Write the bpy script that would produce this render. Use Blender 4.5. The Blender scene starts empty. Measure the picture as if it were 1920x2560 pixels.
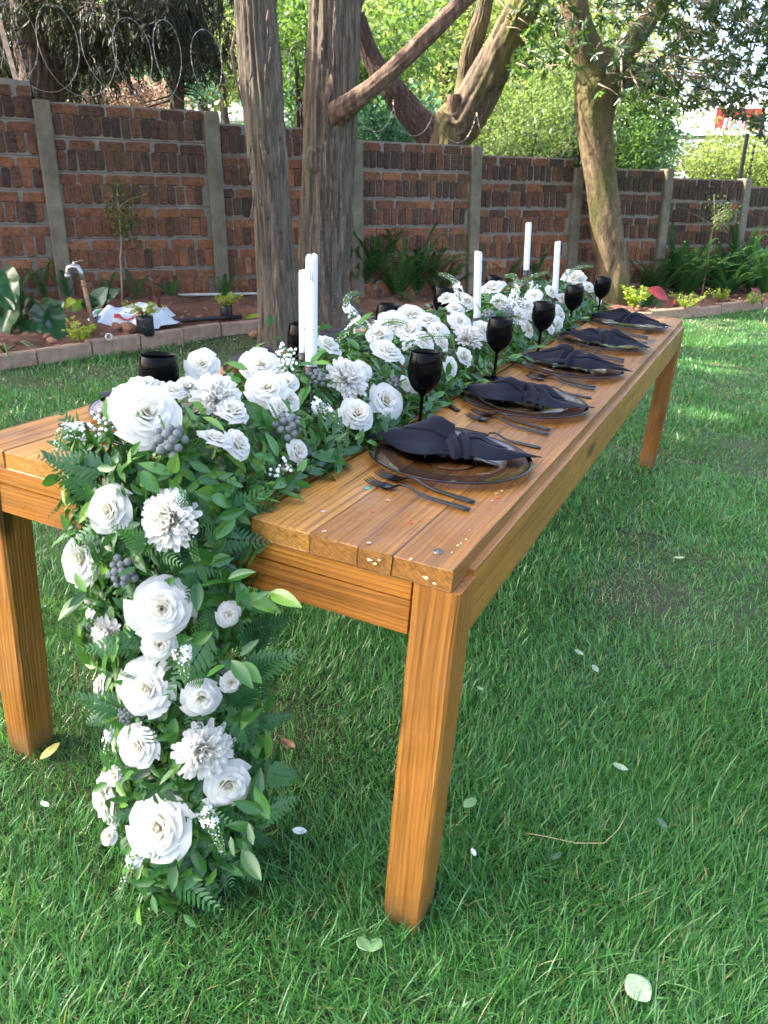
import bpy, math, random
import numpy as np
from mathutils import Matrix, Vector, Euler

random.seed(7)
RNG = np.random.default_rng(7)
scene = bpy.context.scene
C = scene.collection
R = math.radians

# ------------------------------------------------------------------ camera, sky, sun, exposure
cam_data = bpy.data.cameras.new('camera')
cam = bpy.data.objects.new('camera', cam_data)
C.objects.link(cam)
CAMZ = 1.30
PITCH = R(20.25)
cam.location = (0, 0, CAMZ)
cam.rotation_euler = (R(90) - PITCH, 0, 0)
cam_data.sensor_fit = 'VERTICAL'
cam_data.sensor_height = 36.0
cam_data.lens = 36.0 * 1992.4 / 2560.0
cam_data.clip_start = 0.05
cam_data.clip_end = 600
cam_data.dof.use_dof = True
cam_data.dof.focus_distance = 2.2
cam_data.dof.aperture_fstop = 9.0
scene.camera = cam

SUN_AZ = R(-89)      # left of +Y
SUN_EL = R(47)
SUN = Vector((math.sin(SUN_AZ) * math.cos(SUN_EL), math.cos(SUN_AZ) * math.cos(SUN_EL), math.sin(SUN_EL)))
world = bpy.data.worlds.new('World')
scene.world = world
world.use_nodes = True
wn = world.node_tree
bg = wn.nodes['Background']
sky = wn.nodes.new('ShaderNodeTexSky')
sky.sky_type = 'NISHITA'
sky.sun_disc = False
sky.sun_elevation = SUN_EL
sky.sun_rotation = SUN_AZ
sky.air_density = .8
sky.dust_density = 6.0
sky.ozone_density = 0.4
wn.links.new(sky.outputs[0], bg.inputs[0])
bg.inputs[1].default_value = 0.15
sun_data = bpy.data.lights.new('sun', 'SUN')
sun_data.energy = 3.0
sun_data.angle = R(0.55)
sun_data.color = (1.0, 0.93, 0.80)
sun = bpy.data.objects.new('sun', sun_data)
C.objects.link(sun)
sun.rotation_euler = (-SUN).to_track_quat('-Z', 'Y').to_euler()
sun.location = SUN * 40

scene.view_settings.view_transform = 'Standard'
scene.view_settings.look = 'None'
scene.view_settings.gamma = 1.0
scene.view_settings.exposure = 2.9
scene.view_settings.use_curve_mapping = False
try:
    scene.cycles.use_denoising = True
    scene.cycles.max_bounces = 8
    scene.cycles.diffuse_bounces = 4
    scene.cycles.transmission_bounces = 6
    scene.cycles.transparent_max_bounces = 12
    scene.cycles.sample_clamp_indirect = 6.0
except Exception:
    pass


# ------------------------------------------------------------------ helpers
def tag(o, label=None, cat=None, group=None, kind=None):
    if label: o['label'] = label
    if cat: o['category'] = cat
    if group: o['group'] = group
    if kind: o['kind'] = kind
    return o


def empty(name, mat=None, loc=None, label=None, cat=None, group=None):
    o = bpy.data.objects.new(name, None)
    o.empty_display_size = 0.05
    C.objects.link(o)
    if mat is not None: o.matrix_world = mat
    if loc is not None: o.location = loc
    return tag(o, label, cat, group)


def link(name, mesh, parent=None, mat=None):
    o = bpy.data.objects.new(name, mesh)
    C.objects.link(o)
    if parent is not None: o.parent = parent
    if mat is not None: o.matrix_basis = mat
    return o


def copy_tree(o, parent=None):
    c = o.copy()
    C.objects.link(c)
    if parent is not None: c.parent = parent
    for ch in o.children:
        k = copy_tree(ch, c)
        k.matrix_parent_inverse = ch.matrix_parent_inverse.copy()
    return c


def frame_from_normal(p, n, spin=0.0, s=1.0):
    n = Vector(n).normalized()
    q = Vector((0, 0, 1)).rotation_difference(n)
    return Matrix.Translation(Vector(p)) @ q.to_matrix().to_4x4() @ Matrix.Rotation(spin, 4, 'Z') @ Matrix.Scale(s, 4)


class MB:
    """collects shapes and links them as one mesh"""
    def __init__(self):
        self.v, self.f, self.m, self.a = [], [], [], []
        self.rnd = 0.5

    def add(self, vs, fs, mat=0):
        o = len(self.v)
        self.v.extend([tuple(x) for x in vs])
        self.a.extend([self.rnd] * len(vs))
        self.f.extend([tuple(i + o for i in q) for q in fs])
        self.m.extend([mat] * len(fs))

    def box(self, lo, hi, mat=0, M=None):
        x0, y0, z0 = lo; x1, y1, z1 = hi
        vs = [Vector(t) for t in ((x0, y0, z0), (x1, y0, z0), (x1, y1, z0), (x0, y1, z0), (x0, y0, z1), (x1, y0, z1), (x1, y1, z1), (x0, y1, z1))]
        if M is not None: vs = [M @ t for t in vs]
        self.add(vs, [(0, 3, 2, 1), (4, 5, 6, 7), (0, 1, 5, 4), (1, 2, 6, 5), (2, 3, 7, 6), (3, 0, 4, 7)], mat)

    def tube(self, pts, rad, n=8, mat=0, cap=True, flat=1.0):
        pts = [Vector(p) for p in pts]
        if not hasattr(rad, '__len__'): rad = [rad] * len(pts)
        rings = []
        up = Vector((0, 0, 1))
        prev = None
        vs = []
        for i, p in enumerate(pts):
            d = (pts[min(i + 1, len(pts) - 1)] - pts[max(i - 1, 0)])
            if d.length < 1e-9: d = Vector((0, 0, 1))
            d.normalize()
            if prev is None:
                a = d.cross(up)
                if a.length < 1e-3: a = d.cross(Vector((1, 0, 0)))
            else:
                a = prev - d * prev.dot(d)
                if a.length < 1e-4: a = d.cross(up)
            a.normalize(); prev = a
            b = d.cross(a)
            for k in range(n):
                t = 2 * math.pi * k / n
                vs.append(p + a * (math.cos(t) * rad[i]) + b * (math.sin(t) * rad[i] * flat))
        fs = []
        for i in range(len(pts) - 1):
            for k in range(n):
                fs.append((i * n + k, i * n + (k + 1) % n, (i + 1) * n + (k + 1) % n, (i + 1) * n + k))
        if cap:
            fs.append(tuple(range(n - 1, -1, -1)))
            fs.append(tuple((len(pts) - 1) * n + k for k in range(n)))
        self.add(vs, fs, mat)

    def lathe(self, prof, n=32, mat=0, M=None):
        vs, fs = [], []
        for r, z in prof:
            for k in range(n):
                t = 2 * math.pi * k / n
                v = Vector((r * math.cos(t), r * math.sin(t), z))
                vs.append(M @ v if M is not None else v)
        for i in range(len(prof) - 1):
            for k in range(n):
                fs.append((i * n + k, i * n + (k + 1) % n, (i + 1) * n + (k + 1) % n, (i + 1) * n + k))
        self.add(vs, fs, mat)

    def grid(self, fn, nu, nv, mat=0, wrap=False):
        vs = [fn(i / nu, j / nv) for j in range(nv + 1) for i in range(nu + 1)]
        w = nu + 1
        fs = [(j * w + i, j * w + i + 1, (j + 1) * w + i + 1, (j + 1) * w + i) for j in range(nv) for i in range(nu)]
        self.add(vs, fs, mat)

    def mesh(self, name, mats, smooth=True):
        me = bpy.data.meshes.new(name)
        me.from_pydata(self.v, [], self.f)
        for m in (mats if isinstance(mats, (list, tuple)) else [mats]): me.materials.append(m)
        if len(me.materials) > 1: me.polygons.foreach_set('material_index', self.m)
        at = me.attributes.new('rnd', 'FLOAT', 'POINT')
        at.data.foreach_set('value', self.a)
        if smooth: me.polygons.foreach_set('use_smooth', [True] * len(me.polygons))
        me.update()
        return me

    def build(self, name, mats, parent=None, mat=None, smooth=True):
        return link(name, self.mesh(name, mats, smooth), parent, mat)


def mass_mesh(name, V, F, mats, rnd, smooth=True, midx=None):
    """V (N,k,3) vertices of N alike pieces, F (m,3|4) faces of one piece, rnd (N,)"""
    N, k, _ = V.shape
    F = np.asarray(F)
    m, s = F.shape
    me = bpy.data.meshes.new(name)
    me.vertices.add(N * k)
    me.vertices.foreach_set('co', V.reshape(-1).astype(np.float32))
    idx = (F[None] + (np.arange(N) * k)[:, None, None]).reshape(-1).astype(np.int32)
    me.loops.add(len(idx))
    me.loops.foreach_set('vertex_index', idx)
    me.polygons.add(N * m)
    me.polygons.foreach_set('loop_start', (np.arange(N * m) * s).astype(np.int32))
    me.polygons.foreach_set('loop_total', np.full(N * m, s, np.int32))
    for mt in (mats if isinstance(mats, (list, tuple)) else [mats]): me.materials.append(mt)
    if midx is not None: me.polygons.foreach_set('material_index', np.repeat(midx, m).astype(np.int32))
    at = me.attributes.new('rnd', 'FLOAT', 'POINT')
    at.data.foreach_set('value', np.repeat(rnd, k).astype(np.float32))
    if smooth: me.polygons.foreach_set('use_smooth', np.ones(N * m, bool))
    me.update(calc_edges=True)
    me.validate()
    return me


def rot_frames(d, roll=None):
    """orthonormal frames (N,3,3) with rows right, along(d), normal"""
    d = d / (np.linalg.norm(d, axis=1, keepdims=True) + 1e-9)
    h = RNG.normal(size=d.shape)
    r = np.cross(d, h); r /= np.linalg.norm(r, axis=1, keepdims=True) + 1e-9
    n = np.cross(r, d)
    return r, d, n


LEAF4 = np.array([[0, 0, 0], [-.5, .45, .06], [0, 1, -.08], [.5, .45, .06]])
LEAF4_F = [(0, 3, 2, 1)]
LEAF6 = np.array([[0, 0, 0], [-.42, .3, .10], [-.36, .68, .08], [0, 1, -.06], [.36, .68, .08], [.42, .3, .10], [0, .48, -.02]])
LEAF6_F = [(0, 6, 1), (1, 6, 2), (2, 6, 3), (3, 6, 4), (4, 6, 5), (5, 6, 0)]


def leaf_mass(name, P, D, size, mats, width=0.5, shape=LEAF4, faces=LEAF4_F, rnd=None, N=None, midx=None):
    r, d, n = rot_frames(D)
    if N is not None:
        nn = N / (np.linalg.norm(N, axis=1, keepdims=True) + 1e-9)
        r = np.cross(d, nn); r /= np.linalg.norm(r, axis=1, keepdims=True) + 1e-9
        n = np.cross(r, d)
    size = np.broadcast_to(size, (len(P),))
    L = shape[None] * np.stack([size * width, size, size * 0.6], 1)[:, None, :]
    V = P[:, None, :] + L[..., 0:1] * r[:, None] + L[..., 1:2] * d[:, None] + L[..., 2:3] * n[:, None]
    if rnd is None: rnd = RNG.random(len(P))
    return mass_mesh(name, V, faces, mats, rnd, midx=midx)


# ------------------------------------------------------------------ materials
def new_mat(name):
    m = bpy.data.materials.new(name)
    m.use_nodes = True
    nt = m.node_tree
    b = nt.nodes['Principled BSDF']
    return m, nt, b


def N(nt, typ, **kw):
    n = nt.nodes.new(typ)
    for k, v in kw.items():
        if k.startswith('i_'):
            key = k[2:]
            key = int(key) if key.isdigit() else key.replace('_', ' ')
            n.inputs[key].default_value = v
        else:
            setattr(n, k, v)
    return n


def ramp(nt, fac, stops, interp='LINEAR'):
    r = nt.nodes.new('ShaderNodeValToRGB')
    r.color_ramp.interpolation = interp
    el = r.color_ramp.elements
    while len(el) < len(stops): el.new(0.5)
    for e, (p, c) in zip(el, stops):
        e.position = p
        e.color = (c[0], c[1], c[2], 1) if hasattr(c, '__len__') else (c, c, c, 1)
    if fac is not None: nt.links.new(fac, r.inputs[0])
    return r


def mixrgb(nt, fac, a, b, mode='MIX'):
    m = nt.nodes.new('ShaderNodeMix')
    m.data_type = 'RGBA'; m.blend_type = mode
    for sock, val in ((m.inputs[0], fac), (m.inputs[6], a), (m.inputs[7], b)):
        if hasattr(val, 'links') or hasattr(val, 'is_linked'): nt.links.new(val, sock)
        elif hasattr(val, '__len__'): sock.default_value = (*val[:3], 1)
        else: sock.default_value = val
    return m.outputs[2]


def noise(nt, scale=5, detail=4, rough=.6, vec=None, dist=0.0):
    n = N(nt, 'ShaderNodeTexNoise', i_Scale=scale, i_Detail=detail, i_Roughness=rough, i_Distortion=dist)
    if vec is not None: nt.links.new(vec, n.inputs['Vector'])
    return n.outputs['Fac']


def objco(nt, scale=(1, 1, 1), space='Object', jitter=False, rot=(0, 0, 0)):
    tc = N(nt, 'ShaderNodeTexCoord')
    mp = N(nt, 'ShaderNodeMapping')
    mp.inputs['Scale'].default_value = scale
    mp.inputs['Rotation'].default_value = rot
    src = tc.outputs[space]
    if jitter:
        oi = N(nt, 'ShaderNodeObjectInfo')
        mu = N(nt, 'ShaderNodeVectorMath', operation='MULTIPLY')
        nt.links.new(oi.outputs['Random'], mu.inputs[0]); mu.inputs[1].default_value = (37, 53, 71)
        ad = N(nt, 'ShaderNodeVectorMath', operation='ADD')
        nt.links.new(src, ad.inputs[0]); nt.links.new(mu.outputs[0], ad.inputs[1])
        src = ad.outputs[0]
    nt.links.new(src, mp.inputs[0])
    return mp.outputs[0]


def bump(nt, b, height, strength=.3, dist=.01):
    bp = N(nt, 'ShaderNodeBump', i_Strength=strength, i_Distance=dist)
    nt.links.new(height, bp.inputs['Height'])
    nt.links.new(bp.outputs[0], b.inputs['Normal'])
    return bp


def plain(name, col, rough=.5, metal=0.0, var=0.0, nscale=20, bumpk=0.0, spec=.5, coat=0.0):
    m, nt, b = new_mat(name)
    b.inputs['Base Color'].default_value = (*col, 1)
    b.inputs['Roughness'].default_value = rough
    b.inputs['Metallic'].default_value = metal
    b.inputs['Specular IOR Level'].default_value = spec
    b.inputs['Coat Weight'].default_value = coat
    if var or bumpk:
        nz = noise(nt, nscale, 6, .65, objco(nt))
        if var:
            r = ramp(nt, nz, [(.3, [c * (1 - var) for c in col]), (.7, [min(1, c * (1 + var)) for c in col])])
            nt.links.new(r.outputs[0], b.inputs['Base Color'])
        if bumpk: bump(nt, b, nz, bumpk)
    return m


def leaf_mat(name, stops, trans=(.25, .4, .05), tw=.35, rough=.45, attr=True, spec=.4, vein=False):
    m, nt, b = new_mat(name)
    if attr:
        at = N(nt, 'ShaderNodeAttribute', attribute_name='rnd'); src = at.outputs['Fac']
    else:
        oi = N(nt, 'ShaderNodeObjectInfo'); src = oi.outputs['Random']
    r = ramp(nt, src, stops)
    col = r.outputs[0]
    nz = noise(nt, 60, 2, .5, objco(nt))
    col = mixrgb(nt, .35, col, mixrgb(nt, 1.0, col, ramp(nt, nz, [(.3, .55), (.7, 1.35)]).outputs[0], 'MULTIPLY'))
    nt.links.new(col, b.inputs['Base Color'])
    b.inputs['Roughness'].default_value = rough
    b.inputs['Specular IOR Level'].default_value = spec
    t = N(nt, 'ShaderNodeBsdfTranslucent')
    tc = mixrgb(nt, .6, col, (*trans,))
    nt.links.new(tc, t.inputs[0])
    mx = N(nt, 'ShaderNodeMixShader'); mx.inputs[0].default_value = tw
    nt.links.new(b.outputs[0], mx.inputs[1]); nt.links.new(t.outputs[0], mx.inputs[2])
    nt.links.new(mx.outputs[0], nt.nodes['Material Output'].inputs[0])
    return m


def wood_mat(name, axis, lo, mid, hi, rough=.3, weather=0.0):
    """varnished pine; axis = grain direction in object space"""
    m, nt, b = new_mat(name)
    sc = {'x': (1.0, 9, 9), 'y': (9, 1.0, 9), 'z': (9, 9, 1.0)}[axis]
    v = objco(nt, {'x': (.55, 5, 5), 'y': (5, .55, 5), 'z': (5, 5, .55)}[axis], jitter=True)
    wv = N(nt, 'ShaderNodeTexWave', wave_type='RINGS', rings_direction={'x': 'X', 'y': 'Y', 'z': 'Z'}[axis], i_Scale=9.0, i_Distortion=14.0, i_Detail=2.0, i_Detail_Scale=.35, i_Detail_Roughness=.5)
    nt.links.new(v, wv.inputs['Vector'])
    fib = noise(nt, 1.0, 6, .7, objco(nt, {'x': (2.6, 150, 150), 'y': (150, 2.6, 150), 'z': (150, 150, 2.6)}[axis], jitter=True))
    fib2 = noise(nt, 1.0, 4, .6, objco(nt, {'x': (1.3, 75, 75), 'y': (75, 1.3, 75), 'z': (75, 75, 1.3)}[axis], jitter=True), .4)
    early = [.62 * a + .38 * c for a, c in zip(lo, mid)]
    c1 = ramp(nt, wv.outputs['Fac'], [(.0, mid), (.45, hi), (.75, mid), (.95, early)]).outputs[0]
    c1 = mixrgb(nt, .55, c1, ramp(nt, fib2, [(.3, early), (.5, mid), (.7, hi)]).outputs[0])
    c2 = mixrgb(nt, .6, c1, mixrgb(nt, 1.0, c1, ramp(nt, fib, [(.32, .48), (.5, 1.0), (.72, 1.28)]).outputs[0], 'MULTIPLY'))
    # board to board tone
    oi = N(nt, 'ShaderNodeObjectInfo')
    tone = ramp(nt, oi.outputs['Random'], [(0, (.64, .58, .52)), (.35, (.92, .9, .88)), (.6, (1, 1, 1)), (1, (1.12, 1.10, 1.0))]).outputs[0]
    c3 = mixrgb(nt, 1.0, c2, tone, 'MULTIPLY')
    # worn, darker and paler blotches
    bl = noise(nt, 3.2, 5, .62, objco(nt, (1, .35, 1) if axis == 'y' else (1, 1, .5), jitter=True))
    c4 = mixrgb(nt, .9, c3, mixrgb(nt, 1.0, c3, ramp(nt, bl, [(.30, (.42, .36, .32)), (.46, (.9, .88, .86)), (.6, (1, 1, 1)), (.74, (1.18, 1.12, 1.02))]).outputs[0], 'MULTIPLY'))
    ck = noise(nt, 1.0, 3, .5, objco(nt, {'x': (1.6, 48, 48), 'y': (48, 1.6, 48), 'z': (48, 48, 1.6)}[axis], jitter=True), .2)
    c4 = mixrgb(nt, ramp(nt, ck, [(.685, 0), (.72, .8)]).outputs[0], c4, [c * .25 for c in lo])
    # knots
    vo = N(nt, 'ShaderNodeTexVoronoi', i_Scale=1.0)
    nt.links.new(objco(nt, {'x': (2.2, 7, 7), 'y': (7, 2.2, 7), 'z': (7, 7, 2.2)}[axis], jitter=True), vo.inputs['Vector'])
    kn = ramp(nt, vo.outputs['Distance'], [(.0, 1), (.10, .9), (.19, 0)]).outputs[0]
    c5 = mixrgb(nt, kn, c4, [c * .35 for c in lo])
    if axis == 'z':                                    # damp, scuffed feet
        sp = N(nt, 'ShaderNodeSeparateXYZ'); nt.links.new(objco(nt), sp.inputs[0])
        ad = N(nt, 'ShaderNodeMath', operation='ADD'); nt.links.new(sp.outputs[2], ad.inputs[0])
        ml = N(nt, 'ShaderNodeMath', operation='MULTIPLY'); nt.links.new(noise(nt, 22, 4, .7, objco(nt)), ml.inputs[0]); ml.inputs[1].default_value = .16
        nt.links.new(ml.outputs[0], ad.inputs[1])
        c5 = mixrgb(nt, ramp(nt, ad.outputs[0], [(.09, .8), (.17, 0)]).outputs[0], c5, (.13, .085, .035))
    nt.links.new(c5, b.inputs['Base Color'])
    rr = ramp(nt, noise(nt, 9, 4, .6, objco(nt, jitter=True)), [(.3, rough * .75), (.7, min(1, rough * 1.6))]).outputs[0]
    nt.links.new(rr, b.inputs['Roughness'])
    b.inputs['Specular IOR Level'].default_value = .5
    hm = mixrgb(nt, .25, fib, wv.outputs['Fac'])
    bump(nt, b, hm, .22 + weather, .004)
    return m


LO, MI, HI = (.17, .058, .011), (.34, .148, .026), (.43, .212, .043)
M_WTOP = wood_mat('varnished_pine_boards', 'y', (.12, .050, .013), (.38, .176, .034), (.49, .248, .055), .36)
M_WY = wood_mat('varnished_pine_long_rail', 'y', LO, (.34, .146, .027), (.43, .210, .045), .33)
M_WX = wood_mat('varnished_pine_cross_rail', 'x', LO, (.42, .165, .024), (.52, .235, .040), .3)
M_WZ = wood_mat('varnished_pine_leg', 'z', (.125, .044, .010), (.31, .126, .022), (.40, .185, .038), .4, .25)

M_GRASS = leaf_mat('grass_blade', [(0, (.014, .070, .014)), (.4, (.050, .205, .038)), (.8, (.120, .345, .088)), (.92, (.22, .45, .17)), (.94, (.22, .26, .07)), (1, (.38, .31, .13))], (.18, .42, .05), .35, .33, spec=.7)
M_LAWN, nt, b = new_mat('lawn_soil')
lz = noise(nt, 1.4, 6, .7, objco(nt)); lz2 = noise(nt, 30, 5, .7, objco(nt))
nt.links.new(mixrgb(nt, .5, ramp(nt, lz, [(.35, (.020, .040, .012)), (.6, (.045, .055, .020)), (.75, (.080, .062, .030))]).outputs[0], ramp(nt, lz2, [(.3, (.012, .02, .008)), (.7, (.06, .06, .03))]).outputs[0]), b.inputs['Base Color'])
b.inputs['Roughness'].default_value = .95
bump(nt, b, lz2, .6, .02)
M_SOIL, nt, b = new_mat('red_garden_soil')
sz = noise(nt, 14, 8, .75, objco(nt)); sz2 = noise(nt, 2, 4, .6, objco(nt))
nt.links.new(mixrgb(nt, .6, ramp(nt, sz, [(.25, (.07, .024, .013)), (.5, (.16, .066, .037)), (.75, (.28, .14, .085))]).outputs[0], ramp(nt, sz2, [(.3, (.09, .04, .022)), (.7, (.22, .11, .07))]).outputs[0]), b.inputs['Base Color'])
b.inputs['Roughness'].default_value = .95
bump(nt, b, sz, .8, .03)

M_BRICK, nt, b = new_mat('clinker_brick')
at = N(nt, 'ShaderNodeAttribute', attribute_name='rnd')
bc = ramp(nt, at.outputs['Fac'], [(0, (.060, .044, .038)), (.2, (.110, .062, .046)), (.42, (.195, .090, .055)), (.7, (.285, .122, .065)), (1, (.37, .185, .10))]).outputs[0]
wz = noise(nt, 26, 8, .75, objco(nt, space='Object'))
pit = noise(nt, 75, 3, .6, objco(nt))
bc2 = mixrgb(nt, 1.0, bc, ramp(nt, wz, [(.28, (.35, .33, .33)), (.52, (1, 1, 1)), (.75, (1.6, 1.5, 1.4))]).outputs[0], 'MULTIPLY')
geo = N(nt, 'ShaderNodeNewGeometry')
ms = noise(nt, 1.6, 6, .7, geo.outputs['Position'])
bc3 = mixrgb(nt, ramp(nt, ms, [(.5, 0), (.72, .55)]).outputs[0], bc2, (.065, .075, .035))
nt.links.new(bc3, b.inputs['Base Color'])
b.inputs['Roughness'].default_value = .95
b.inputs['Specular IOR Level'].default_value = .12
bump(nt, b, mixrgb(nt, .5, wz, pit), 1.0, .02)
M_MORTAR = plain('concrete_mortar', (.225, .19, .155), .95, var=.3, nscale=9, bumpk=.5)
M_POST = plain('mossy_concrete_post', (.17, .145, .10), .92, var=.35, nscale=7, bumpk=.45)
M_KERB = plain('sandy_concrete_block', (.33, .215, .145), .92, var=.32, nscale=16, bumpk=.5)


def bark_mat(name, lo, mid, hi, moss=None, mossamt=.5, vs=(26, 26, 2.2), k=.9):
    m, nt, b = new_mat(name)
    nz = noise(nt, 1, 8, .68, objco(nt, vs), .6)
    nz2 = noise(nt, 1, 6, .7, objco(nt, (vs[0] * 3, vs[1] * 3, vs[2] * 3)))
    c = ramp(nt, nz, [(.3, lo), (.5, mid), (.68, hi)]).outputs[0]
    c = mixrgb(nt, .55, c, mixrgb(nt, 1.0, c, ramp(nt, nz2, [(.3, .4), (.7, 1.6)]).outputs[0], 'MULTIPLY'))
    if moss:
        mz = noise(nt, 1.1, 6, .66, objco(nt, (3, 3, 1.2)))
        c = mixrgb(nt, ramp(nt, mz, [(.46, 0), (.66, mossamt)]).outputs[0], c, moss)
    nt.links.new(c, b.inputs['Base Color'])
    b.inputs['Roughness'].default_value = .9
    bump(nt, b, mixrgb(nt, .4, nz, nz2), k, .03)
    return m


M_BARK1 = bark_mat('fibrous_cedar_bark', (.014, .010, .008), (.115, .086, .064), (.27, .205, .150), (.085, .092, .045), .5, (34, 34, 1.9), 1.0)
M_BARK2 = bark_mat('red_brown_peeling_bark', (.035, .020, .014), (.15, .088, .060), (.30, .20, .14), None, .5, (24, 24, 5))
M_BARK3 = bark_mat('smooth_mossy_bark', (.03, .022, .012), (.14, .095, .05), (.25, .175, .095), (.075, .078, .014), .95, (14, 14, 5), .9)
M_BARKD = bark_mat('dark_conifer_bark', (.020, .012, .009), (.075, .045, .034), (.14, .092, .07))
M_TWIG = plain('pale_twig', (.30, .23, .15), .85, var=.3)
M_TWIGD = plain('dark_twig', (.05, .035, .025), .9)

M_BLACKGLASS = plain('black_glass', (.0022, .0022, .0028), .02, spec=.08)
M_BLACKMETAL = plain('black_cutlery_metal', (.006, .006, .007), .24, metal=.0, spec=.4)
M_BLACKMATT = plain('matt_black_metal', (.016, .016, .018), .5)
M_CANDLE, nt, b = new_mat('white_candle_wax')
b.inputs['Base Color'].default_value = (.70, .71, .73, 1); b.inputs['Roughness'].default_value = .45
b.inputs['Subsurface Weight'].default_value = .25; b.inputs['Subsurface Radius'].default_value = (.01, .01, .01)
M_NAPKIN, nt, b = new_mat('navy_cotton_napkin')
v = objco(nt, (1, 1, 1))
w1 = N(nt, 'ShaderNodeTexWave', i_Scale=420.0, bands_direction='X'); w2 = N(nt, 'ShaderNodeTexWave', i_Scale=420.0, bands_direction='Y')
nt.links.new(v, w1.inputs['Vector']); nt.links.new(v, w2.inputs['Vector'])
wv = mixrgb(nt, .5, w1.outputs['Fac'], w2.outputs['Fac'])
nt.links.new(ramp(nt, wv, [(.2, (.004, .0056, .013)), (.8, (.008, .0108, .023))]).outputs[0], b.inputs['Base Color'])
b.inputs['Roughness'].default_value = .85; b.inputs['Sheen Weight'].default_value = .08; b.inputs['Specular IOR Level'].default_value = .2
bump(nt, b, mixrgb(nt, .5, wv, noise(nt, 40, 3, .5, v)), .25, .002)


def thin_glass(name, tint, gl=1.0):
    m = bpy.data.materials.new(name); m.use_nodes = True
    nt = m.node_tree
    nt.nodes.remove(nt.nodes['Principled BSDF'])
    t = N(nt, 'ShaderNodeBsdfTransparent'); t.inputs[0].default_value = (*tint, 1)
    g = N(nt, 'ShaderNodeBsdfGlossy'); g.inputs['Roughness'].default_value = .05
    fr = N(nt, 'ShaderNodeFresnel'); fr.inputs[0].default_value = 1.5
    mx = N(nt, 'ShaderNodeMixShader')
    nt.links.new(fr.outputs[0], mx.inputs[0]); nt.links.new(t.outputs[0], mx.inputs[1]); nt.links.new(g.outputs[0], mx.inputs[2])
    nt.links.new(mx.outputs[0], nt.nodes['Material Output'].inputs[0])
    return m


M_PLATE = thin_glass('smoky_glass', (.93, .92, .95))
M_BRIM = thin_glass('violet_tinted_glass', (.56, .54, .68))
M_RIM = thin_glass('dark_glass_rim', (.16, .15, .24))


def petal_mat(name, outer, inner, k):
    m, nt, b = new_mat(name)
    tc = N(nt, 'ShaderNodeTexCoord')
    ln = N(nt, 'ShaderNodeVectorMath', operation='LENGTH'); nt.links.new(tc.outputs['Object'], ln.inputs[0])
    c = ramp(nt, ln.outputs['Value'], [(.15, inner), (k, outer)]).outputs[0]
    nt.links.new(c, b.inputs['Base Color'])
    b.inputs['Roughness'].default_value = .55; b.inputs['Specular IOR Level'].default_value = .25
    wz = noise(nt, 14, 3, .5, objco(nt, (1, 1, .4)))
    bump(nt, b, wz, .05, .03)
    t = N(nt, 'ShaderNodeBsdfTranslucent'); nt.links.new(c, t.inputs[0])
    mx = N(nt, 'ShaderNodeMixShader'); mx.inputs[0].default_value = .52
    nt.links.new(b.outputs[0], mx.inputs[1]); nt.links.new(t.outputs[0], mx.inputs[2])
    nt.links.new(mx.outputs[0], nt.nodes['Material Output'].inputs[0])
    return m


M_ROSE = petal_mat('ivory_rose_petal', (.79, .80, .77), (.81, .77, .62), .6)
M_CHRYS = petal_mat('white_chrysanthemum_petal', (.83, .83, .80), (.84, .82, .70), .5)
M_FLORET = plain('white_floret', (.82, .84, .86), .6)
M_BUD = plain('green_flower_bud', (.12, .24, .075), .6, var=.3)
M_STEM = plain('green_stem', (.10, .20, .05), .6, var=.3)
M_BERRY = plain('grey_green_brunia_berry', (.17, .20, .20), .85, var=.35, nscale=9, bumpk=.8)
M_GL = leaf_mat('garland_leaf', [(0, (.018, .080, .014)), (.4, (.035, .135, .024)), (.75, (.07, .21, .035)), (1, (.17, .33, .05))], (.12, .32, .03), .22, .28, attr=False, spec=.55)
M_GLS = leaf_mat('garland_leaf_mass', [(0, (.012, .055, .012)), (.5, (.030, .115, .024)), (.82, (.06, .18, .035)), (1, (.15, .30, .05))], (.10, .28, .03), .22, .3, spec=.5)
M_FERN = leaf_mat('leather_fern', [(0, (.014, .075, .022)), (.6, (.040, .15, .045)), (1, (.11, .25, .09))], (.08, .24, .05), .2, .4, attr=False)
M_FERNY = leaf_mat('sword_fern', [(0, (.022, .080, .020)), (.6, (.050, .150, .038)), (1, (.11, .23, .06))], (.10, .25, .04), .25, .45)
M_PINE = leaf_mat('soft_green_tip', [(0, (.05, .13, .03)), (1, (.13, .25, .05))], (.2, .35, .05), .2, .6, attr=False)
M_LIME = leaf_mat('golden_green_leaf', [(0, (.16, .28, .02)), (.5, (.30, .42, .03)), (1, (.45, .52, .05))], (.5, .6, .05), .35, .45)
M_BIGLEAF = leaf_mat('glossy_big_leaf', [(0, (.012, .06, .022)), (1, (.03, .11, .035))], (.1, .3, .03), .2, .3, spec=.6)
M_GREYLEAF = leaf_mat('grey_green_leaf', [(0, (.06, .11, .07)), (1, (.12, .19, .11))], (.1, .3, .03), .15, .35)
M_REDLEAF = leaf_mat('red_leaf', [(0, (.30, .03, .03)), (1, (.40, .06, .05))], (.7, .08, .05), .35, .35)
M_MAROON = leaf_mat('maroon_leaf', [(0, (.10, .03, .03)), (1, (.16, .06, .05))], (.3, .06, .05), .25, .4)
M_LIMELEAF = leaf_mat('lime_leaf', [(0, (.22, .36, .02)), (1, (.3, .45, .04))], (.5, .7, .05), .4, .35)
M_SAP = leaf_mat('sapling_leaf', [(0, (.03, .08, .015)), (.6, (.08, .13, .03)), (.85, (.2, .14, .04)), (1, (.3, .13, .05))], (.3, .35, .05), .3)
M_DRY = plain('dry_leaf', (.20, .11, .06), .8, var=.4)
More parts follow.
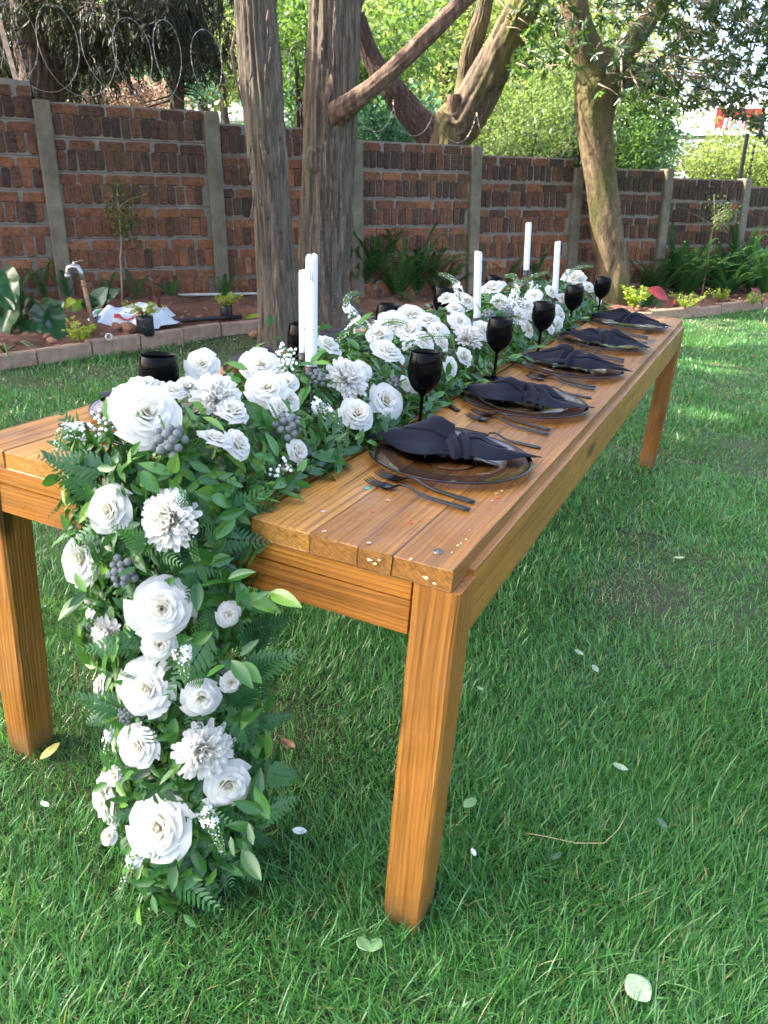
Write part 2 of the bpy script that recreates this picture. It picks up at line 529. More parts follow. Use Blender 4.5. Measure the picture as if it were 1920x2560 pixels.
M_WHITELEAF = plain('pale_fallen_leaf', (.30, .40, .24), .6, var=.2)
M_PETALW = plain('white_fallen_petal', (.80, .82, .80), .6)
M_YELLOWLEAF = plain('yellow_fallen_leaf', (.46, .44, .12), .6, var=.25)
M_FRESHLEAF = plain('green_fallen_leaf', (.16, .30, .13), .5, var=.2)
M_PLASTICBAG, nt, b = new_mat('white_plastic_bag')
b.inputs['Base Color'].default_value = (.62, .66, .72, 1); b.inputs['Roughness'].default_value = .3
M_BAGRED = plain('red_print', (.55, .03, .03), .4)
M_BAGGREEN = plain('green_print', (.03, .32, .10), .4)
M_POTBAG = plain('black_nursery_bag', (.012, .013, .016), .28, bumpk=.6, nscale=30)
M_HOSE = plain('black_hose', (.012, .012, .013), .5)
M_PVC = plain('white_pvc', (.62, .60, .56), .4)
M_STEEL = plain('galvanised_steel', (.42, .42, .40), .38, metal=.9, var=.2)
M_PIPE = plain('rusty_pipe', (.30, .17, .11), .6, metal=.3, var=.4, nscale=30)
M_WIRE = plain('razor_wire_steel', (.36, .34, .31), .5, metal=.5)
M_RAIL = plain('rusty_fence_post', (.42, .30, .24), .5, metal=.5, var=.4)
M_INSUL = plain('black_insulator', (.015, .015, .015), .4)
M_ROCK = plain('red_clod', (.22, .105, .065), .95, var=.35, nscale=8, bumpk=.8)
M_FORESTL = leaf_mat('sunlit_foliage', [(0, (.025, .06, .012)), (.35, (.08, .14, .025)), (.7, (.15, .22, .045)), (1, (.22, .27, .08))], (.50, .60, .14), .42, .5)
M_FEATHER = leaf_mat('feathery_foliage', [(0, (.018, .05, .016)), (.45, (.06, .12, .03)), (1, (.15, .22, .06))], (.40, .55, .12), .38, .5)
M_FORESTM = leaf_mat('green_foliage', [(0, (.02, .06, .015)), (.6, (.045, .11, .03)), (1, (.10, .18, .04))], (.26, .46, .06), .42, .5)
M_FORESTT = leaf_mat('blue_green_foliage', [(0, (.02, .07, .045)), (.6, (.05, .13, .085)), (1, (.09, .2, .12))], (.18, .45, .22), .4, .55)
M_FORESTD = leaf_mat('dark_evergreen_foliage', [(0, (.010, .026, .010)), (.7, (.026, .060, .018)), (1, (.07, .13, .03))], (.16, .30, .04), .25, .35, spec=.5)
M_NEEDLE = leaf_mat('dark_conifer_needles', [(0, (.008, .012, .007)), (.7, (.020, .028, .013)), (1, (.05, .055, .02))], (.10, .13, .03), .12, .6)
M_CREAMWALL = plain('white_house_plaster', (.55, .55, .53), .8, var=.05)
M_ROOFW = plain('pale_roof_sheet', (.74, .75, .78), .5)
M_TILE = plain('grey_roof_tile', (.36, .35, .34), .5, var=.4, nscale=3)
M_SIGNRED = plain('red_sign_board', (.55, .05, .035), .5)
M_SIGNWHITE = plain('white_sign_letter', (.85, .86, .88), .5)
M_WHITEPAINT = plain('white_painted_metal', (.78, .78, .76), .5)
M_RUST = plain('rusty_bolt', (.18, .17, .16), .4, metal=.8)
M_REDPAINT = plain('red_paint_fleck', (.55, .03, .02), .5)
M_TEALPAINT = plain('turquoise_paint_fleck', (.02, .38, .40), .5)
M_PALEPAINT = plain('pale_yellow_paint_fleck', (.62, .60, .34), .6)
M_GREYPAINT = plain('worn_bare_patch', (.40, .31, .24), .6)


# ------------------------------------------------------------------ ground shape and the frame of the sloping lawn
def lawn_z(x, y):
    xc = np.clip(x, -9, 9); yc = np.clip(y, -5, 12.5)
    return .0022 - .0695 * xc + .04446 * yc + .05 * np.clip(xc - 3, 0, 4) * np.clip((yc - 5) / 3, 0, 1)


TR = Matrix(((.9024, .4252, .0693), (-.4231, .9050, -.0443), (-.0815, .0107, .9966)))
TABLE = Matrix.Translation(TR @ Vector((-1.3546, 1.0172, -1.2934)) + Vector((0, 0, CAMZ))) @ TR.to_4x4()
TABLE_R = TR.to_4x4()


def on_table(x, y, z=0.76, rz=0.0):
    return TABLE @ Matrix.Translation((x, y, z)) @ Matrix.Rotation(rz, 4, 'Z')


def spot(px, py, depth):
    """world point seen at a pixel of the 1920 x 2560 photograph, at a given distance y in front of the camera"""
    c, s = math.cos(PITCH), math.sin(PITCH)
    X, Y = (px - 960) / 1992.4, -(py - 1280) / 1992.4
    d = Vector((X, c + Y * s, -s + Y * c))
    return Vector((0, 0, CAMZ)) + d * (depth / d.y)


def dspot(x, y, depth): return spot(x * 1.1573, y * 1.1573, depth)

# ================================================================== GROUND
def ground_sheet():
    xs = np.concatenate([np.linspace(-300, -12, 14), np.linspace(-10, 10, 81), np.linspace(12, 300, 14)])
    ys = np.concatenate([np.linspace(-60, -5, 10), np.linspace(-4, 14, 73), np.linspace(16, 400, 20)])
    X, Y = np.meshgrid(xs, ys)
    Z = lawn_z(X, Y) + .006 * np.sin(X * 3.1 + Y * 1.7) + .005 * np.sin(Y * 4.3 - X * 2.2)
    nx, ny = len(xs), len(ys)
    me = bpy.data.meshes.new('lawn')
    vs = np.stack([X, Y, Z], -1).reshape(-1, 3)
    fs = [(j * nx + i, j * nx + i + 1, (j + 1) * nx + i + 1, (j + 1) * nx + i) for j in range(ny - 1) for i in range(nx - 1)]
    me.from_pydata(vs.tolist(), [], fs)
    me.materials.append(M_LAWN)
    me.polygons.foreach_set('use_smooth', [True] * len(fs))
    return tag(link('lawn', me), kind='structure')


ground_sheet()


def gz(x, y):
    return float(lawn_z(x, y))


# kerb line (front foot of the edging), in front of the planting bed
KERB = [(-4.2, 2.55), (-3.3, 3.77), (-2.417, 5.012), (-2.10, 5.43), (-1.751, 5.954), (-1.353, 6.58), (-1.041, 6.92), (-.55, 7.25), (.2, 7.72), (1.1, 8.27), (1.9, 8.70), (2.45, 8.92), (2.95, 9.12), (3.50, 9.42), (3.99, 9.78), (4.50, 10.12), (4.95, 10.42), (5.8, 10.95), (6.8, 11.5)]


def kerb_at(t):
    """point and direction at arc length t along the kerb"""
    acc = 0
    for a, b in zip(KERB, KERB[1:]):
        l = math.hypot(b[0] - a[0], b[1] - a[1])
        if t <= acc + l or b == KERB[-1]:
            k = (t - acc) / l
            return a[0] + (b[0] - a[0]) * k, a[1] + (b[1] - a[1]) * k, math.atan2(b[1] - a[1], b[0] - a[0])
        acc += l


KLEN = sum(math.hypot(b[0] - a[0], b[1] - a[1]) for a, b in zip(KERB, KERB[1:]))
WDIR = Vector((.885, .465, 0)).normalized()
WNRM = Vector((-WDIR.y, WDIR.x, 0))          # away from the camera
WP0 = Vector((-1.95, 7.75, 0))


def wall_pt(s, off=0.0, z=0.0):
    p = WP0 + WDIR * s + WNRM * off
    return Vector((p.x, p.y, z))


# soil of the bed between kerb and wall
def bed():
    ts = np.linspace(0, KLEN, 150)
    vs, fs = [], []
    nw = 22
    for t in ts:
        x, y, a = kerb_at(t)
        n = Vector((-math.sin(a), math.cos(a), 0))
        p0 = Vector((x, y, 0)) + n * .05
        d = (WP0 - p0).dot(WNRM)
        e = p0 + WNRM * (d - .01)
        for k in range(nw + 1):
            q = p0.lerp(e, k / nw)
            h = .075 + .05 * min(1, k / 6) + .028 * math.sin(q.x * 9 + q.y * 5) * math.sin(q.y * 11 - q.x * 3) + random.uniform(-.016, .02)
            if k == 0: h = .03
            vs.append((q.x, q.y, gz(q.x, q.y) + h))
    for i in range(len(ts) - 1):
        for k in range(nw):
            fs.append((i * (nw + 1) + k, (i + 1) * (nw + 1) + k, (i + 1) * (nw + 1) + k + 1, i * (nw + 1) + k + 1))
    mb = MB(); mb.add(vs, fs)
    return tag(mb.build('garden_bed_soil', M_SOIL), kind='structure')


bed()


def bed_z(x, y): return gz(x, y) + .115


# kerb blocks
edging = empty('garden_edging', loc=(KERB[2][0], KERB[2][1], gz(*KERB[2])), label='sandy concrete edging blocks between lawn and planting bed', cat='edging')


def kerb_block(t0, t1, ring):
    x0, y0, a0 = kerb_at(t0 + .006); x1, y1, _ = kerb_at(t1 - .006)
    l = math.hypot(x1 - x0, y1 - y0); a = math.atan2(y1 - y0, x1 - x0)
    h = .115 + random.uniform(-.012, .015)
    mb = MB()
    lo = -.03
    # front slab with a slightly rounded top edge
    prof = [(0, lo), (0, h - .012), (.012, h), (.055, h), (.062, h - .006), (.062, lo)]
    vs = [(s * l, py, pz) for s in (0, 1) for py, pz in prof]
    n = len(prof)
    fs = [(k, k + 1, n + k + 1, n + k)[::-1] for k in range(n - 1)] + [tuple(range(n)), tuple(range(2 * n - 1, n - 1, -1))]
    mb.add(vs, fs)
    if ring:                                           # half-round pocket behind
        m = 16
        ro, ri = l * .5, l * .5 - .05
        vs, fs = [], []
        for k in range(m + 1):
            th = math.pi * k / m
            for r, z in ((ro, lo), (ro, h - .012), (ri, h - .012), (ri, lo)):
                vs.append((l / 2 + r * math.cos(th), .058 + r * .62 * math.sin(th), z))
        for k in range(m):
            for q in range(3):
                fs.append((k * 4 + q, k * 4 + q + 1, (k + 1) * 4 + q + 1, (k + 1) * 4 + q))
        mb.add(vs, fs)
    M = Matrix.Translation((x0, y0, gz((x0 + x1) / 2, (y0 + y1) / 2))) @ Matrix.Rotation(a, 4, 'Z') @ Matrix.Rotation(-math.asin(max(-.2, min(.2, (gz(x1, y1) - gz(x0, y0)) / l))), 4, 'Y') @ Matrix.Rotation(random.uniform(-.03, .03), 4, 'Z')
    o = mb.build('edging_block', M_KERB, edging, None, smooth=False)
    o.matrix_basis = edging.matrix_basis.inverted() @ M
    return o


t = 1.2; i = 0
while t < KLEN - .4:
    kerb_block(t, t + .42, i % 2 == 0 or random.random() < .5)
    t += .42; i += 1


# ================================================================== GRASS
TREE_SPOTS = [(-.83, 6.17, .19), (-.40, 7.3, .30)]


def inside_bed(x, y):
    k = np.array(KERB)
    yk = np.interp(x, k[:, 0], k[:, 1])
    return y > yk - .015


def grass():
    n = 700000
    # density falls with distance from the near edge of the lawn
    r = np.linspace(.55, 13, 4000)
    w = np.where(r < 1.7, 1.0, (1.7 / r) ** 1.55) * r
    cdf = np.cumsum(w); cdf /= cdf[-1]
    rr = np.interp(RNG.random(n), cdf, r)
    th = np.where(RNG.random(n) < .80, RNG.uniform(-.60, .60, n), RNG.uniform(.60, 1.0, n) * np.where(RNG.random(n) < .3, -1, 1))
    x = rr * np.sin(th); y = rr * np.cos(th)
    x = x + 0; keep = ~inside_bed(x, y)
    # thin worn patches
    f = (np.sin(x * 2.3 + 1.1 * np.sin(y * 1.9)) * np.sin(y * 2.9 + 1.3 * np.sin(x * 2.1 + 1)) + .5 * np.sin(x * 7.1 + y * 3.3) * np.sin(y * 6.3 - x * 2.2))
    thin = np.clip((f - .60) / .6, 0, 1)
    dt = np.full(n, 9.)
    for tx, ty, tr_ in TREE_SPOTS: dt = np.minimum(dt, np.hypot(x - tx, y - ty) - tr_)
    thin = np.maximum(thin * .5, np.clip(1.25 - dt / .9, 0, .97))
    keep &= RNG.random(n) > thin * .8
    thin_k = thin[keep]
    x, y, rr = x[keep], y[keep], rr[keep]
    n = len(x)
    z = lawn_z(x, y) - .004
    L = RNG.gamma(8, .0050, n) * np.where(rr > 3, .95, 1)
    L *= (1 - .25 * np.clip(f[keep], -1, 1)) * (1 - .4 * thin_k)
    wd = RNG.uniform(.0015, .0037, n) * np.clip(rr / 2.4, 1, 3.0)
    # tufts lean together
    lean_a = 2.2 * np.sin(x * 3.7 + 1.3 * np.sin(y * 4.1)) + 1.9 * np.sin(y * 3.1 + x * 1.3) + RNG.normal(0, 1.7, n)
    lean = np.clip(RNG.gamma(3.2, .27, n), .1, 1.7)
    hx, hy = np.cos(lean_a), np.sin(lean_a)
    sx, sy = -hy, hx
    tw = RNG.normal(0, .7, n)
    sx, sy = sx * np.cos(tw) - sy * np.sin(tw), sx * np.sin(tw) + sy * np.cos(tw)
    V = np.zeros((n, 5, 3))
    for vi, (t, side) in enumerate(((0, -1), (0, 1), (.55, -1), (.55, 1), (1, 0))):
        bend = lean * (t ** 1.4)
        ang = lean * (.72 + .28 * t)
        hor = L * t * np.sin(ang) ; ver = L * t * np.cos(ang)
        ver = np.maximum(ver, .004 + .012 * t)
        ww = wd * (1 if t < .5 else .8) * side * .5 * (1 if t < 1 else 0)
        V[:, vi, 0] = x + hx * hor + sx * ww
        V[:, vi, 1] = y + hy * hor + sy * ww
        V[:, vi, 2] = z + ver
    rnd = np.clip(RNG.beta(2.2, 2.6, n) * .92 + .10 * np.sin(x * 2.1 + 1.7 * np.sin(y * 1.3)) , 0, .92)
    dry = RNG.random(n) < .05 + .45 * thin_k
    rnd[dry] = RNG.uniform(.93, 1, dry.sum())
    me = mass_mesh('grass', V, [(0, 1, 3), (0, 3, 2), (2, 3, 4)], M_GRASS, rnd)
    tag(link('grass', me), kind='stuff')


grass()

# ================================================================== BRICK WALL
POSTS = [-5.25, -3.82, -2.40, -.98, .44, 1.88, 3.30, 4.71, 6.13, 7.54, 8.96, 10.38, 11.8]
BAYTOP = [2.50, 2.41, 2.32, 2.20, 2.105, 2.02, 1.935, 1.85, 1.765, 1.69, 1.60, 1.52]
MW = Matrix((( WDIR.x, WNRM.x, 0, WP0.x), (WDIR.y, WNRM.y, 0, WP0.y), (0, 0, 1, 0), (0, 0, 0, 1)))
wall = empty('brick_wall', mat=MW, label='stepped garden wall of precast brick panels between grey concrete posts', cat='wall')


def brick_mesh_data(mb, cx, cz, w, h, rot, y0, proud):
    """one hand-made brick face: rounded uneven outline, front ring inset"""
    c, s = math.cos(rot), math.sin(rot)
    ch = min(w, h) * random.uniform(.13, .26)
    W2, H2 = w / 2, h / 2
    raw = []
    for sx, sz in ((1, 1), (-1, 1), (-1, -1), (1, -1)):
        k1, k2 = ch * random.uniform(.5, 1.3), ch * random.uniform(.5, 1.3)
        a, b_ = (sx * W2, sz * (H2 - k1)), (sx * (W2 - k2), sz * H2)
        raw += [a, b_] if sx * sz > 0 else [b_, a]
    mids = []
    for q in range(8):
        mids.append(raw[q])
        if q % 2: a, b_ = raw[q], raw[(q + 1) % 8]; mids.append(((a[0] + b_[0]) / 2, (a[1] + b_[1]) / 2))
    n = len(mids)
    out = []
    for px, pz in mids:
        px += random.uniform(-.0022, .0016) * (1 if px > 0 else -1); pz += random.uniform(-.0024, .0018) * (1 if pz > 0 else -1)
        out.append((cx + px * c - pz * s, cz + px * s + pz * c))
    vs = [(x, y0, z) for x, z in out] + [(x, y0 - proud * .62, z) for x, z in out]
    k2 = .0045
    def inset(x, z):
        dx, dz = x - cx, z - cz; l = math.hypot(dx, dz)
        return cx + dx * (1 - k2 / l), cz + dz * (1 - k2 / l)
    for x, z in out:
        a, b_ = inset(x, z); vs.append((a, y0 - proud + random.uniform(-.0015, .0015), b_))
    vs.append((cx, y0 - proud + random.uniform(-.004, .002), cz))
    fs = []
    for q in range(2):
        for k in range(n): fs.append((q * n + k, q * n + (k + 1) % n, (q + 1) * n + (k + 1) % n, (q + 1) * n + k))
    for k in range(n): fs.append((2 * n + k, 2 * n + (k + 1) % n, 3 * n))
    mb.add(vs, fs)


loose = []           # bricks of the far bays, joined
count = 0
bay_order = [2, 3, 4, 5, 6, 7, 8, 9, 10, 1, 0]
rest = MB()
for bi in bay_order:
    s0, s1 = POSTS[bi] + .062, POSTS[bi + 1] - .062
    top = BAYTOP[bi]
    slab_h = .268
    bk = MB(); bk.box((s0 - .03, .040, top - 7 * slab_h), (s1 + .03, .062, top - .006)); bk.build('leak_stop_board', M_MORTAR, wall, smooth=False)  # backing added to stop light leaking between the slabs
    single = count < 255 and bi in (2, 3, 4, 5)
    for r in range(7):
        zt = top - r * slab_h
        zb = zt - slab_h + .004
        mb = MB()
        if r == 0 and bi == 2:                          # old arched coping on the nearest bay
            m = 14
            vs = []
            for k in range(m + 1):
                u = k / m
                arch = .035 - .10 * (max(0, abs(u - .45) - .35) / .55) ** 1.6
                for y, z in ((0, zb), (.034, zb), (.034, zt + arch), (0, zt + arch)): vs.append((s0 + (s1 - s0) * u, y, z))
            fs = [(k * 4 + q, k * 4 + (q + 1) % 4, (k + 1) * 4 + (q + 1) % 4, (k + 1) * 4 + q) for k in range(m) for q in range(4)] + [(0, 1, 2, 3), (m * 4 + 3, m * 4 + 2, m * 4 + 1, m * 4)]
            mb.add(vs, fs)
        else:
            mb.box((s0, .0, zb), (s1, .034, zt))
        dz = random.uniform(-.003, .003)
        slab = mb.build('panel_slab', M_MORTAR, wall, smooth=False)
        slab.location.y = dz
        lowrow = zb < (-.0695 * (WP0.x + WDIR.x * s0) + .04446 * (WP0.y + WDIR.y * s0)) - .2
        # courses
        todo = []
        hh = .078
        zc = zt - .014 - hh / 2
        wH = .205; pitch = .226
        x = s0 + .012 - random.uniform(0, .16) * (r > 0)
        while x < s1 - .02:
            a, b_ = max(x, s0 + .006), min(x + wH, s1 - .006)
            if b_ - a > .045: todo.append(((a + b_) / 2, zc + random.uniform(-.003, .003), b_ - a, hh, random.uniform(-.02, .02), 0))
            x += pitch + random.uniform(-.012, .02)
        vh = .162
        zc = zb + .013 + vh / 2
        x = s0 + random.uniform(.008, .03)
        while x + .066 < s1:
            todo.append((x + .033, zc + random.uniform(-.005, .005), .0705 + random.uniform(-.006, .004), vh + random.uniform(-.012, .006), random.uniform(-.05, .05), 1))
            x += .0790 + random.uniform(-.008, .010)
        for cx, cz, w, h, rot, vert in todo:
            vis = zb > -.1
            tone = random.random()
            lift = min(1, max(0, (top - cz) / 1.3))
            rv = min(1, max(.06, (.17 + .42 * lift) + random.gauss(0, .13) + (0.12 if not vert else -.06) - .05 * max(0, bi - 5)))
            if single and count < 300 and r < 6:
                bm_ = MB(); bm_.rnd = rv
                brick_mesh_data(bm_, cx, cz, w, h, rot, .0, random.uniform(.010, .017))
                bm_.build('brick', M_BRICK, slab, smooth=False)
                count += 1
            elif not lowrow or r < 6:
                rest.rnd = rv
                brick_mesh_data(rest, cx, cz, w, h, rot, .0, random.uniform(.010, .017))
tag(rest.build('brick', M_BRICK, wall, smooth=False), kind='stuff')
for k, s in enumerate(POSTS):
    zt = {3: 2.205, 4: 2.195, 5: 2.02, 6: 2.015, 7: 1.835, 8: 1.86, 9: 1.78}.get(k, BAYTOP[min(max(k - 1, 0), len(BAYTOP) - 1)])
    mb = MB()
    w = .066
    zt2 = zt
    pr = [(-w, .09), (-w, -.045), (-w + .012, -.058), (w - .012, -.058), (w, -.045), (w, .09)]
    n = len(pr)
    vs = [(s + x, y, z) for z in (-.4, zt2 - .012) for x, y in pr] + [(s + x * .9, y * .92, zt2) for x, y in pr]
    fs = [(q * n + i, q * n + (i + 1) % n, (q + 1) * n + (i + 1) % n, (q + 1) * n + i) for q in range(2) for i in range(n)] + [tuple(2 * n + i for i in range(n))]
    mb.add(vs, fs)
    mb.build('concrete_post', M_POST, wall, smooth=False)

# ================================================================== TREES
def trunk_mesh(mb, pts, rad, n=48, rows=70, ridge=.06, freq=11, twist=.4, mat=0, seed=0, rough=.02):
    """bark with vertical ridges; pts = list of points, rad = radii at those points"""
    rs = random.Random(seed)
    P = [Vector(p) for p in pts]
    ts = [i / (len(P) - 1) for i in range(len(P))]
    ph = [rs.uniform(0, 6.28) for _ in range(12)]
    fr = [freq * rs.uniform(.6, 1.7) for _ in range(6)]
    def at(t):
        x = t * (len(P) - 1); i = min(int(x), len(P) - 2); k = x - i
        p0, p1, p2, p3 = P[max(i - 1, 0)], P[i], P[i + 1], P[min(i + 2, len(P) - 1)]
        q = .5 * ((2 * p1) + (p2 - p0) * k + (2 * p0 - 5 * p1 + 4 * p2 - p3) * k * k + (3 * p1 - p0 - 3 * p2 + p3) * k ** 3)
        return q, rad[i] + (rad[i + 1] - rad[i]) * k
    vs = []
    prev = None
    for j in range(rows + 1):
        t = j / rows
        p, r = at(t); pa, _ = at(min(1, t + .01)); pb, _ = at(max(0, t - .01))
        d = (pa - pb).normalized()
        if prev is None:
            a = d.cross(Vector((0, 1, 0)))
            if a.length < .1: a = d.cross(Vector((1, 0, 0)))
        else: a = prev - d * prev.dot(d)
        a.normalize(); prev = a; b_ = d.cross(a)
        for k in range(n):
            th = 2 * math.pi * k / n
            w = th + twist * t
            m = 0
            for q in range(6): m += math.sin(round(fr[q]) * w + ph[q] + 2.2 * math.sin(t * (5 + q * 3) + ph[q + 6])) / 6
            m = m * ridge * 1.6 + ridge * .5 * math.sin(2 * th + ph[3] + t * 2) + rs.uniform(-rough, rough)
            rr = r * (1 + m)
            vs.append(p + a * (math.cos(th) * rr) + b_ * (math.sin(th) * rr))
    fs = [(j * n + k, j * n + (k + 1) % n, (j + 1) * n + (k + 1) % n, (j + 1) * n + k) for j in range(rows) for k in range(n)]
    fs.append(tuple(rows * n + k for k in range(n)))
    mb.add(vs, fs, mat)


def clump_points(blobs, n, sub=26, tight=.30):
    """leaf positions gathered in sub-clumps inside ellipsoids; returns points and outward directions"""
    P, D = [], []
    vol = np.array([b[3] * b[4] * b[5] for b in blobs]) ** .8
    cnt = (n * vol / vol.sum()).astype(int)
    for b_, m in zip(blobs, cnt):
        c = np.array(b_[:3]); rad = np.array(b_[3:6])
        u = RNG.normal(size=(sub, 3)); u /= np.linalg.norm(u, axis=1, keepdims=True)
        cen = u * (RNG.random((sub, 1)) ** .45)
        ci = RNG.integers(0, sub, m)
        q = cen[ci] + RNG.normal(0, tight, (m, 3)) * RNG.uniform(.5, 1.2, (sub, 1))[ci]
        P.append(c + q * rad)
        d = q + RNG.normal(0, .8, (m, 3)); d[:, 2] -= .25
        D.append(d)
    return np.concatenate(P), np.concatenate(D)


def crown(root, blobs, n, size, mat, width=.5, sub=26, tight=.3, keep=None, six=False, name='crown'):
    P, D = clump_points(blobs, n, sub, tight)
    if keep is not None:
        k = keep(P); P, D = P[k], D[k]
    M = root.matrix_basis.inverted()
    P = P + np.array(M.translation)
    s = size * RNG.uniform(.6, 1.3, len(P))
    me = leaf_mass(name, P, D, s, mat, width, LEAF6 if six else LEAF4, LEAF6_F if six else LEAF4_F)
    return tag(link(name, me, root), kind='stuff')


def branches(root, name, base, tips, r0, mat, n=7):
    mb = MB()
    b0 = Vector(base)
    for tp in tips:
        tp = Vector(tp)
        mid = b0.lerp(tp, .5) + Vector((random.uniform(-.1, .1), random.uniform(-.1, .1), random.uniform(.0, .2))) * (tp - b0).length
        pts = [b0, b0.lerp(mid, .6), mid, mid.lerp(tp, .6), tp]
        mb.tube([p - Vector(root.location) for p in pts], [r0, r0 * .75, r0 * .55, r0 * .4, r0 * .15], n)
    return mb.build(name, mat, root)


def tree(name, label, cat, loc, group=None):
    return empty(name, loc=loc, label=label, cat=cat, group=group)


def loc_pts(root, pts): return [Vector(p) - Vector(root.location) for p in pts]


# --- the two big cedar trunks in the lawn
b0 = Vector((-.80, 6.15, gz(-.80, 6.15) - .05))
cedar_a = tree('cedar_tree', 'slimmer leaning cedar with fibrous peeling bark, left trunk of the pair on the lawn', 'tree', b0)
ptsA = [b0, dspot(601, 700, 6.16), dspot(592, 520, 6.2), dspot(584, 400, 6.2), dspot(566, 210, 6.25), dspot(552, 20, 6.3), dspot(538, -170, 6.3), (-1.7, 6.4, 5.0), (-1.9, 6.5, 7.5)]
radA = [.19, .152, .140, .137, .146, .140, .14, .12, .07]
mb = MB(); trunk_mesh(mb, loc_pts(cedar_a, ptsA), radA, 110, 150, .075, 17, .5, seed=3)
mb.build('trunk', M_BARK1, cedar_a)
b1 = Vector((-.40, 7.3, gz(-.4, 7.3) - .05))
cedar_b = tree('cedar_tree', 'thick cedar with a sawn limb stretching right, right trunk of the pair on the lawn', 'tree', b1)
ptsB = [b1, dspot(697, 640, 7.3), dspot(702, 520, 7.3), dspot(708, 400, 7.3), dspot(716, 210, 7.3), dspot(724, 20, 7.3), dspot(732, -170, 7.3), (-1.1, 7.4, 5.0), (-1.15, 7.5, 8.0)]
radB = [.30, .245, .228, .222, .22, .206, .20, .17, .08]
mb = MB(); trunk_mesh(mb, loc_pts(cedar_b, ptsB), radB, 130, 150, .07, 21, .35, seed=8)
mb.build('trunk', M_BARK1, cedar_b)
# limb of the right cedar, red-brown, rising to the right out of the frame
limb = [dspot(700, 285, 7.27), dspot(722, 252, 7.16), dspot(755, 226, 7.03), dspot(800, 192, 6.95), dspot(868, 132, 6.9), dspot(930, 72, 6.85), dspot(1000, 2, 6.8), dspot(1075, -75, 6.7), dspot(1200, -240, 6.5)]
mb = MB(); trunk_mesh(mb, loc_pts(cedar_b, limb), [.10, .115, .078, .062, .060, .059, .056, .052, .04], 40, 80, .09, 7, .6, seed=12, rough=.03)
mb.build('limb', M_BARK2, cedar_b)
# collar, knots and torn bark
def knot(root, p, n, r):
    mb = MB()
    M = frame_from_normal(Vector(p) - Vector(root.location), n)
    mb.lathe([(r * 1.9, -.03), (r * 1.5, -.004), (r * 1.05, .008), (r * .8, .006), (r * .55, -.004), (r * .35, .002), (.001, .003)], 18, 0, M @ Matrix.Scale(1.35, 4, (0, 1, 0)))
    mb.build('bark_knot', M_BARK1, root)
knot(cedar_b, dspot(684, 343, 7.085), (.1, -1, .05), .05)
knot(cedar_a, dspot(555, 385, 6.10), (-.6, -1, .1), .04)
def bark_strip(root, pts, w, mat):
    mb = MB()
    P = loc_pts(root, pts)
    vs, fs = [], []
    for i, p in enumerate(P):
        k = w * (1 - abs(2 * i / (len(P) - 1) - .9) ** 2 * .7)
        for dx, dy in ((-k / 2, 0), (0, -.008), (k / 2, .002)): vs.append(p + Vector((dx, dy, 0)))
    for i in range(len(P) - 1):
        for q in range(2): fs.append((i * 3 + q, i * 3 + q + 1, i * 3 + q + 4, i * 3 + q + 3))
    mb.add(vs, fs); mb.build('bark_strip', mat, root)
bark_strip(cedar_a, [dspot(543, 280, 6.08), dspot(547, 330, 6.0), dspot(551, 420, 5.98), dspot(545, 460, 5.97), dspot(533, 490, 5.97)], .022, M_BARK1)
bark_strip(cedar_a, [dspot(508, 60, 6.12), dspot(500, 110, 6.0), dspot(512, 180, 6.02), dspot(524, 230, 6.08)], .02, M_BARK2)
bark_strip(cedar_a, [dspot(562, 300, 6.06), dspot(575, 345, 6.0), dspot(588, 372, 6.0), dspot(597, 388, 6.03)], .05, M_BARK1)
bark_strip(cedar_b, [dspot(717, 160, 7.07), dspot(711, 190, 7.02), dspot(704, 215, 7.0), dspot(702, 262, 7.02)], .06, M_BARK2)
for rt, x0, x1, dep, nS in ((cedar_a, 520, 615, 6.05, 26), (cedar_b, 660, 760, 7.06, 34)):
    for q in range(nS):
        y = random.uniform(10, 640); u = random.uniform(.1, .9)
        cx = (x0 + (x1 - x0) * u) + ((y - 300) * .09 if rt is cedar_a else -(y - 300) * .02)
        l = random.uniform(15, 55)
        bulge = (abs(u - .5) * 2) ** 2 * (.12 if rt is cedar_a else .2)
        bark_strip(rt, [dspot(cx, y, dep + bulge), dspot(cx + random.uniform(-2, 2), y + l * .5, dep - .012 + bulge), dspot(cx + random.uniform(-4, 4), y + l, dep + .004 + bulge)], random.uniform(.012, .03), M_BARK1 if random.random() < .75 else M_BARK2)

# the high crowns of the two cedars shade the table (above the frame)
def no_sun_hole(P):
    """keep the crown open where the sun reaches the lawn, the right tree and the trunks"""
    keep = np.ones(len(P), bool)
    S = np.array(SUN)
    for (px, py, pz, r) in SUNNY:
        t = (P[:, 2] - pz) / S[2]
        q = P - S * t[:, None]
        keep &= ~(np.hypot(q[:, 0] - px, q[:, 1] - py) < r)
    return keep & (P[:, 2] > 1.3 + P[:, 1] * .245 + .05)


SUNNY = [(3.9, 8.9, .2, 1.1), (5.0, 9.8, .2, 1.0), (2.95, 8.25, .2, .7), (2.1, 5.1, .1, .26), (3.0, 4.9, .1, .3), (-2.25, 3.9, .35, .40), (1.7, 4.55, .1, .18),
         (-.95, 6.1, 2.45, .42), (-.98, 6.1, 2.9, .42), (-.05, 7.0, 2.3, .42), (.35, 6.85, 2.7, .42), (2.35, 9.6, 1.7, .45), (2.63, 9.6, .65, .45), (1.25, 3.9, .8, .18), (.95, 10.0, 2.45, .5), (.75, 10.05, 2.15, .45), (3.1, 9.5, .35, .7), (4.0, 9.9, .3, .6)]
crown(cedar_a, [(-3.4, 7.4, 6.0, 2.0, 1.8, 1.2), (-1.6, 7.0, 6.6, 1.8, 1.6, 1.4), (-4.9, 6.6, 5.9, 1.8, 1.7, 1.2)], 17000, .20, M_FORESTD, .42, 50, .24, no_sun_hole)
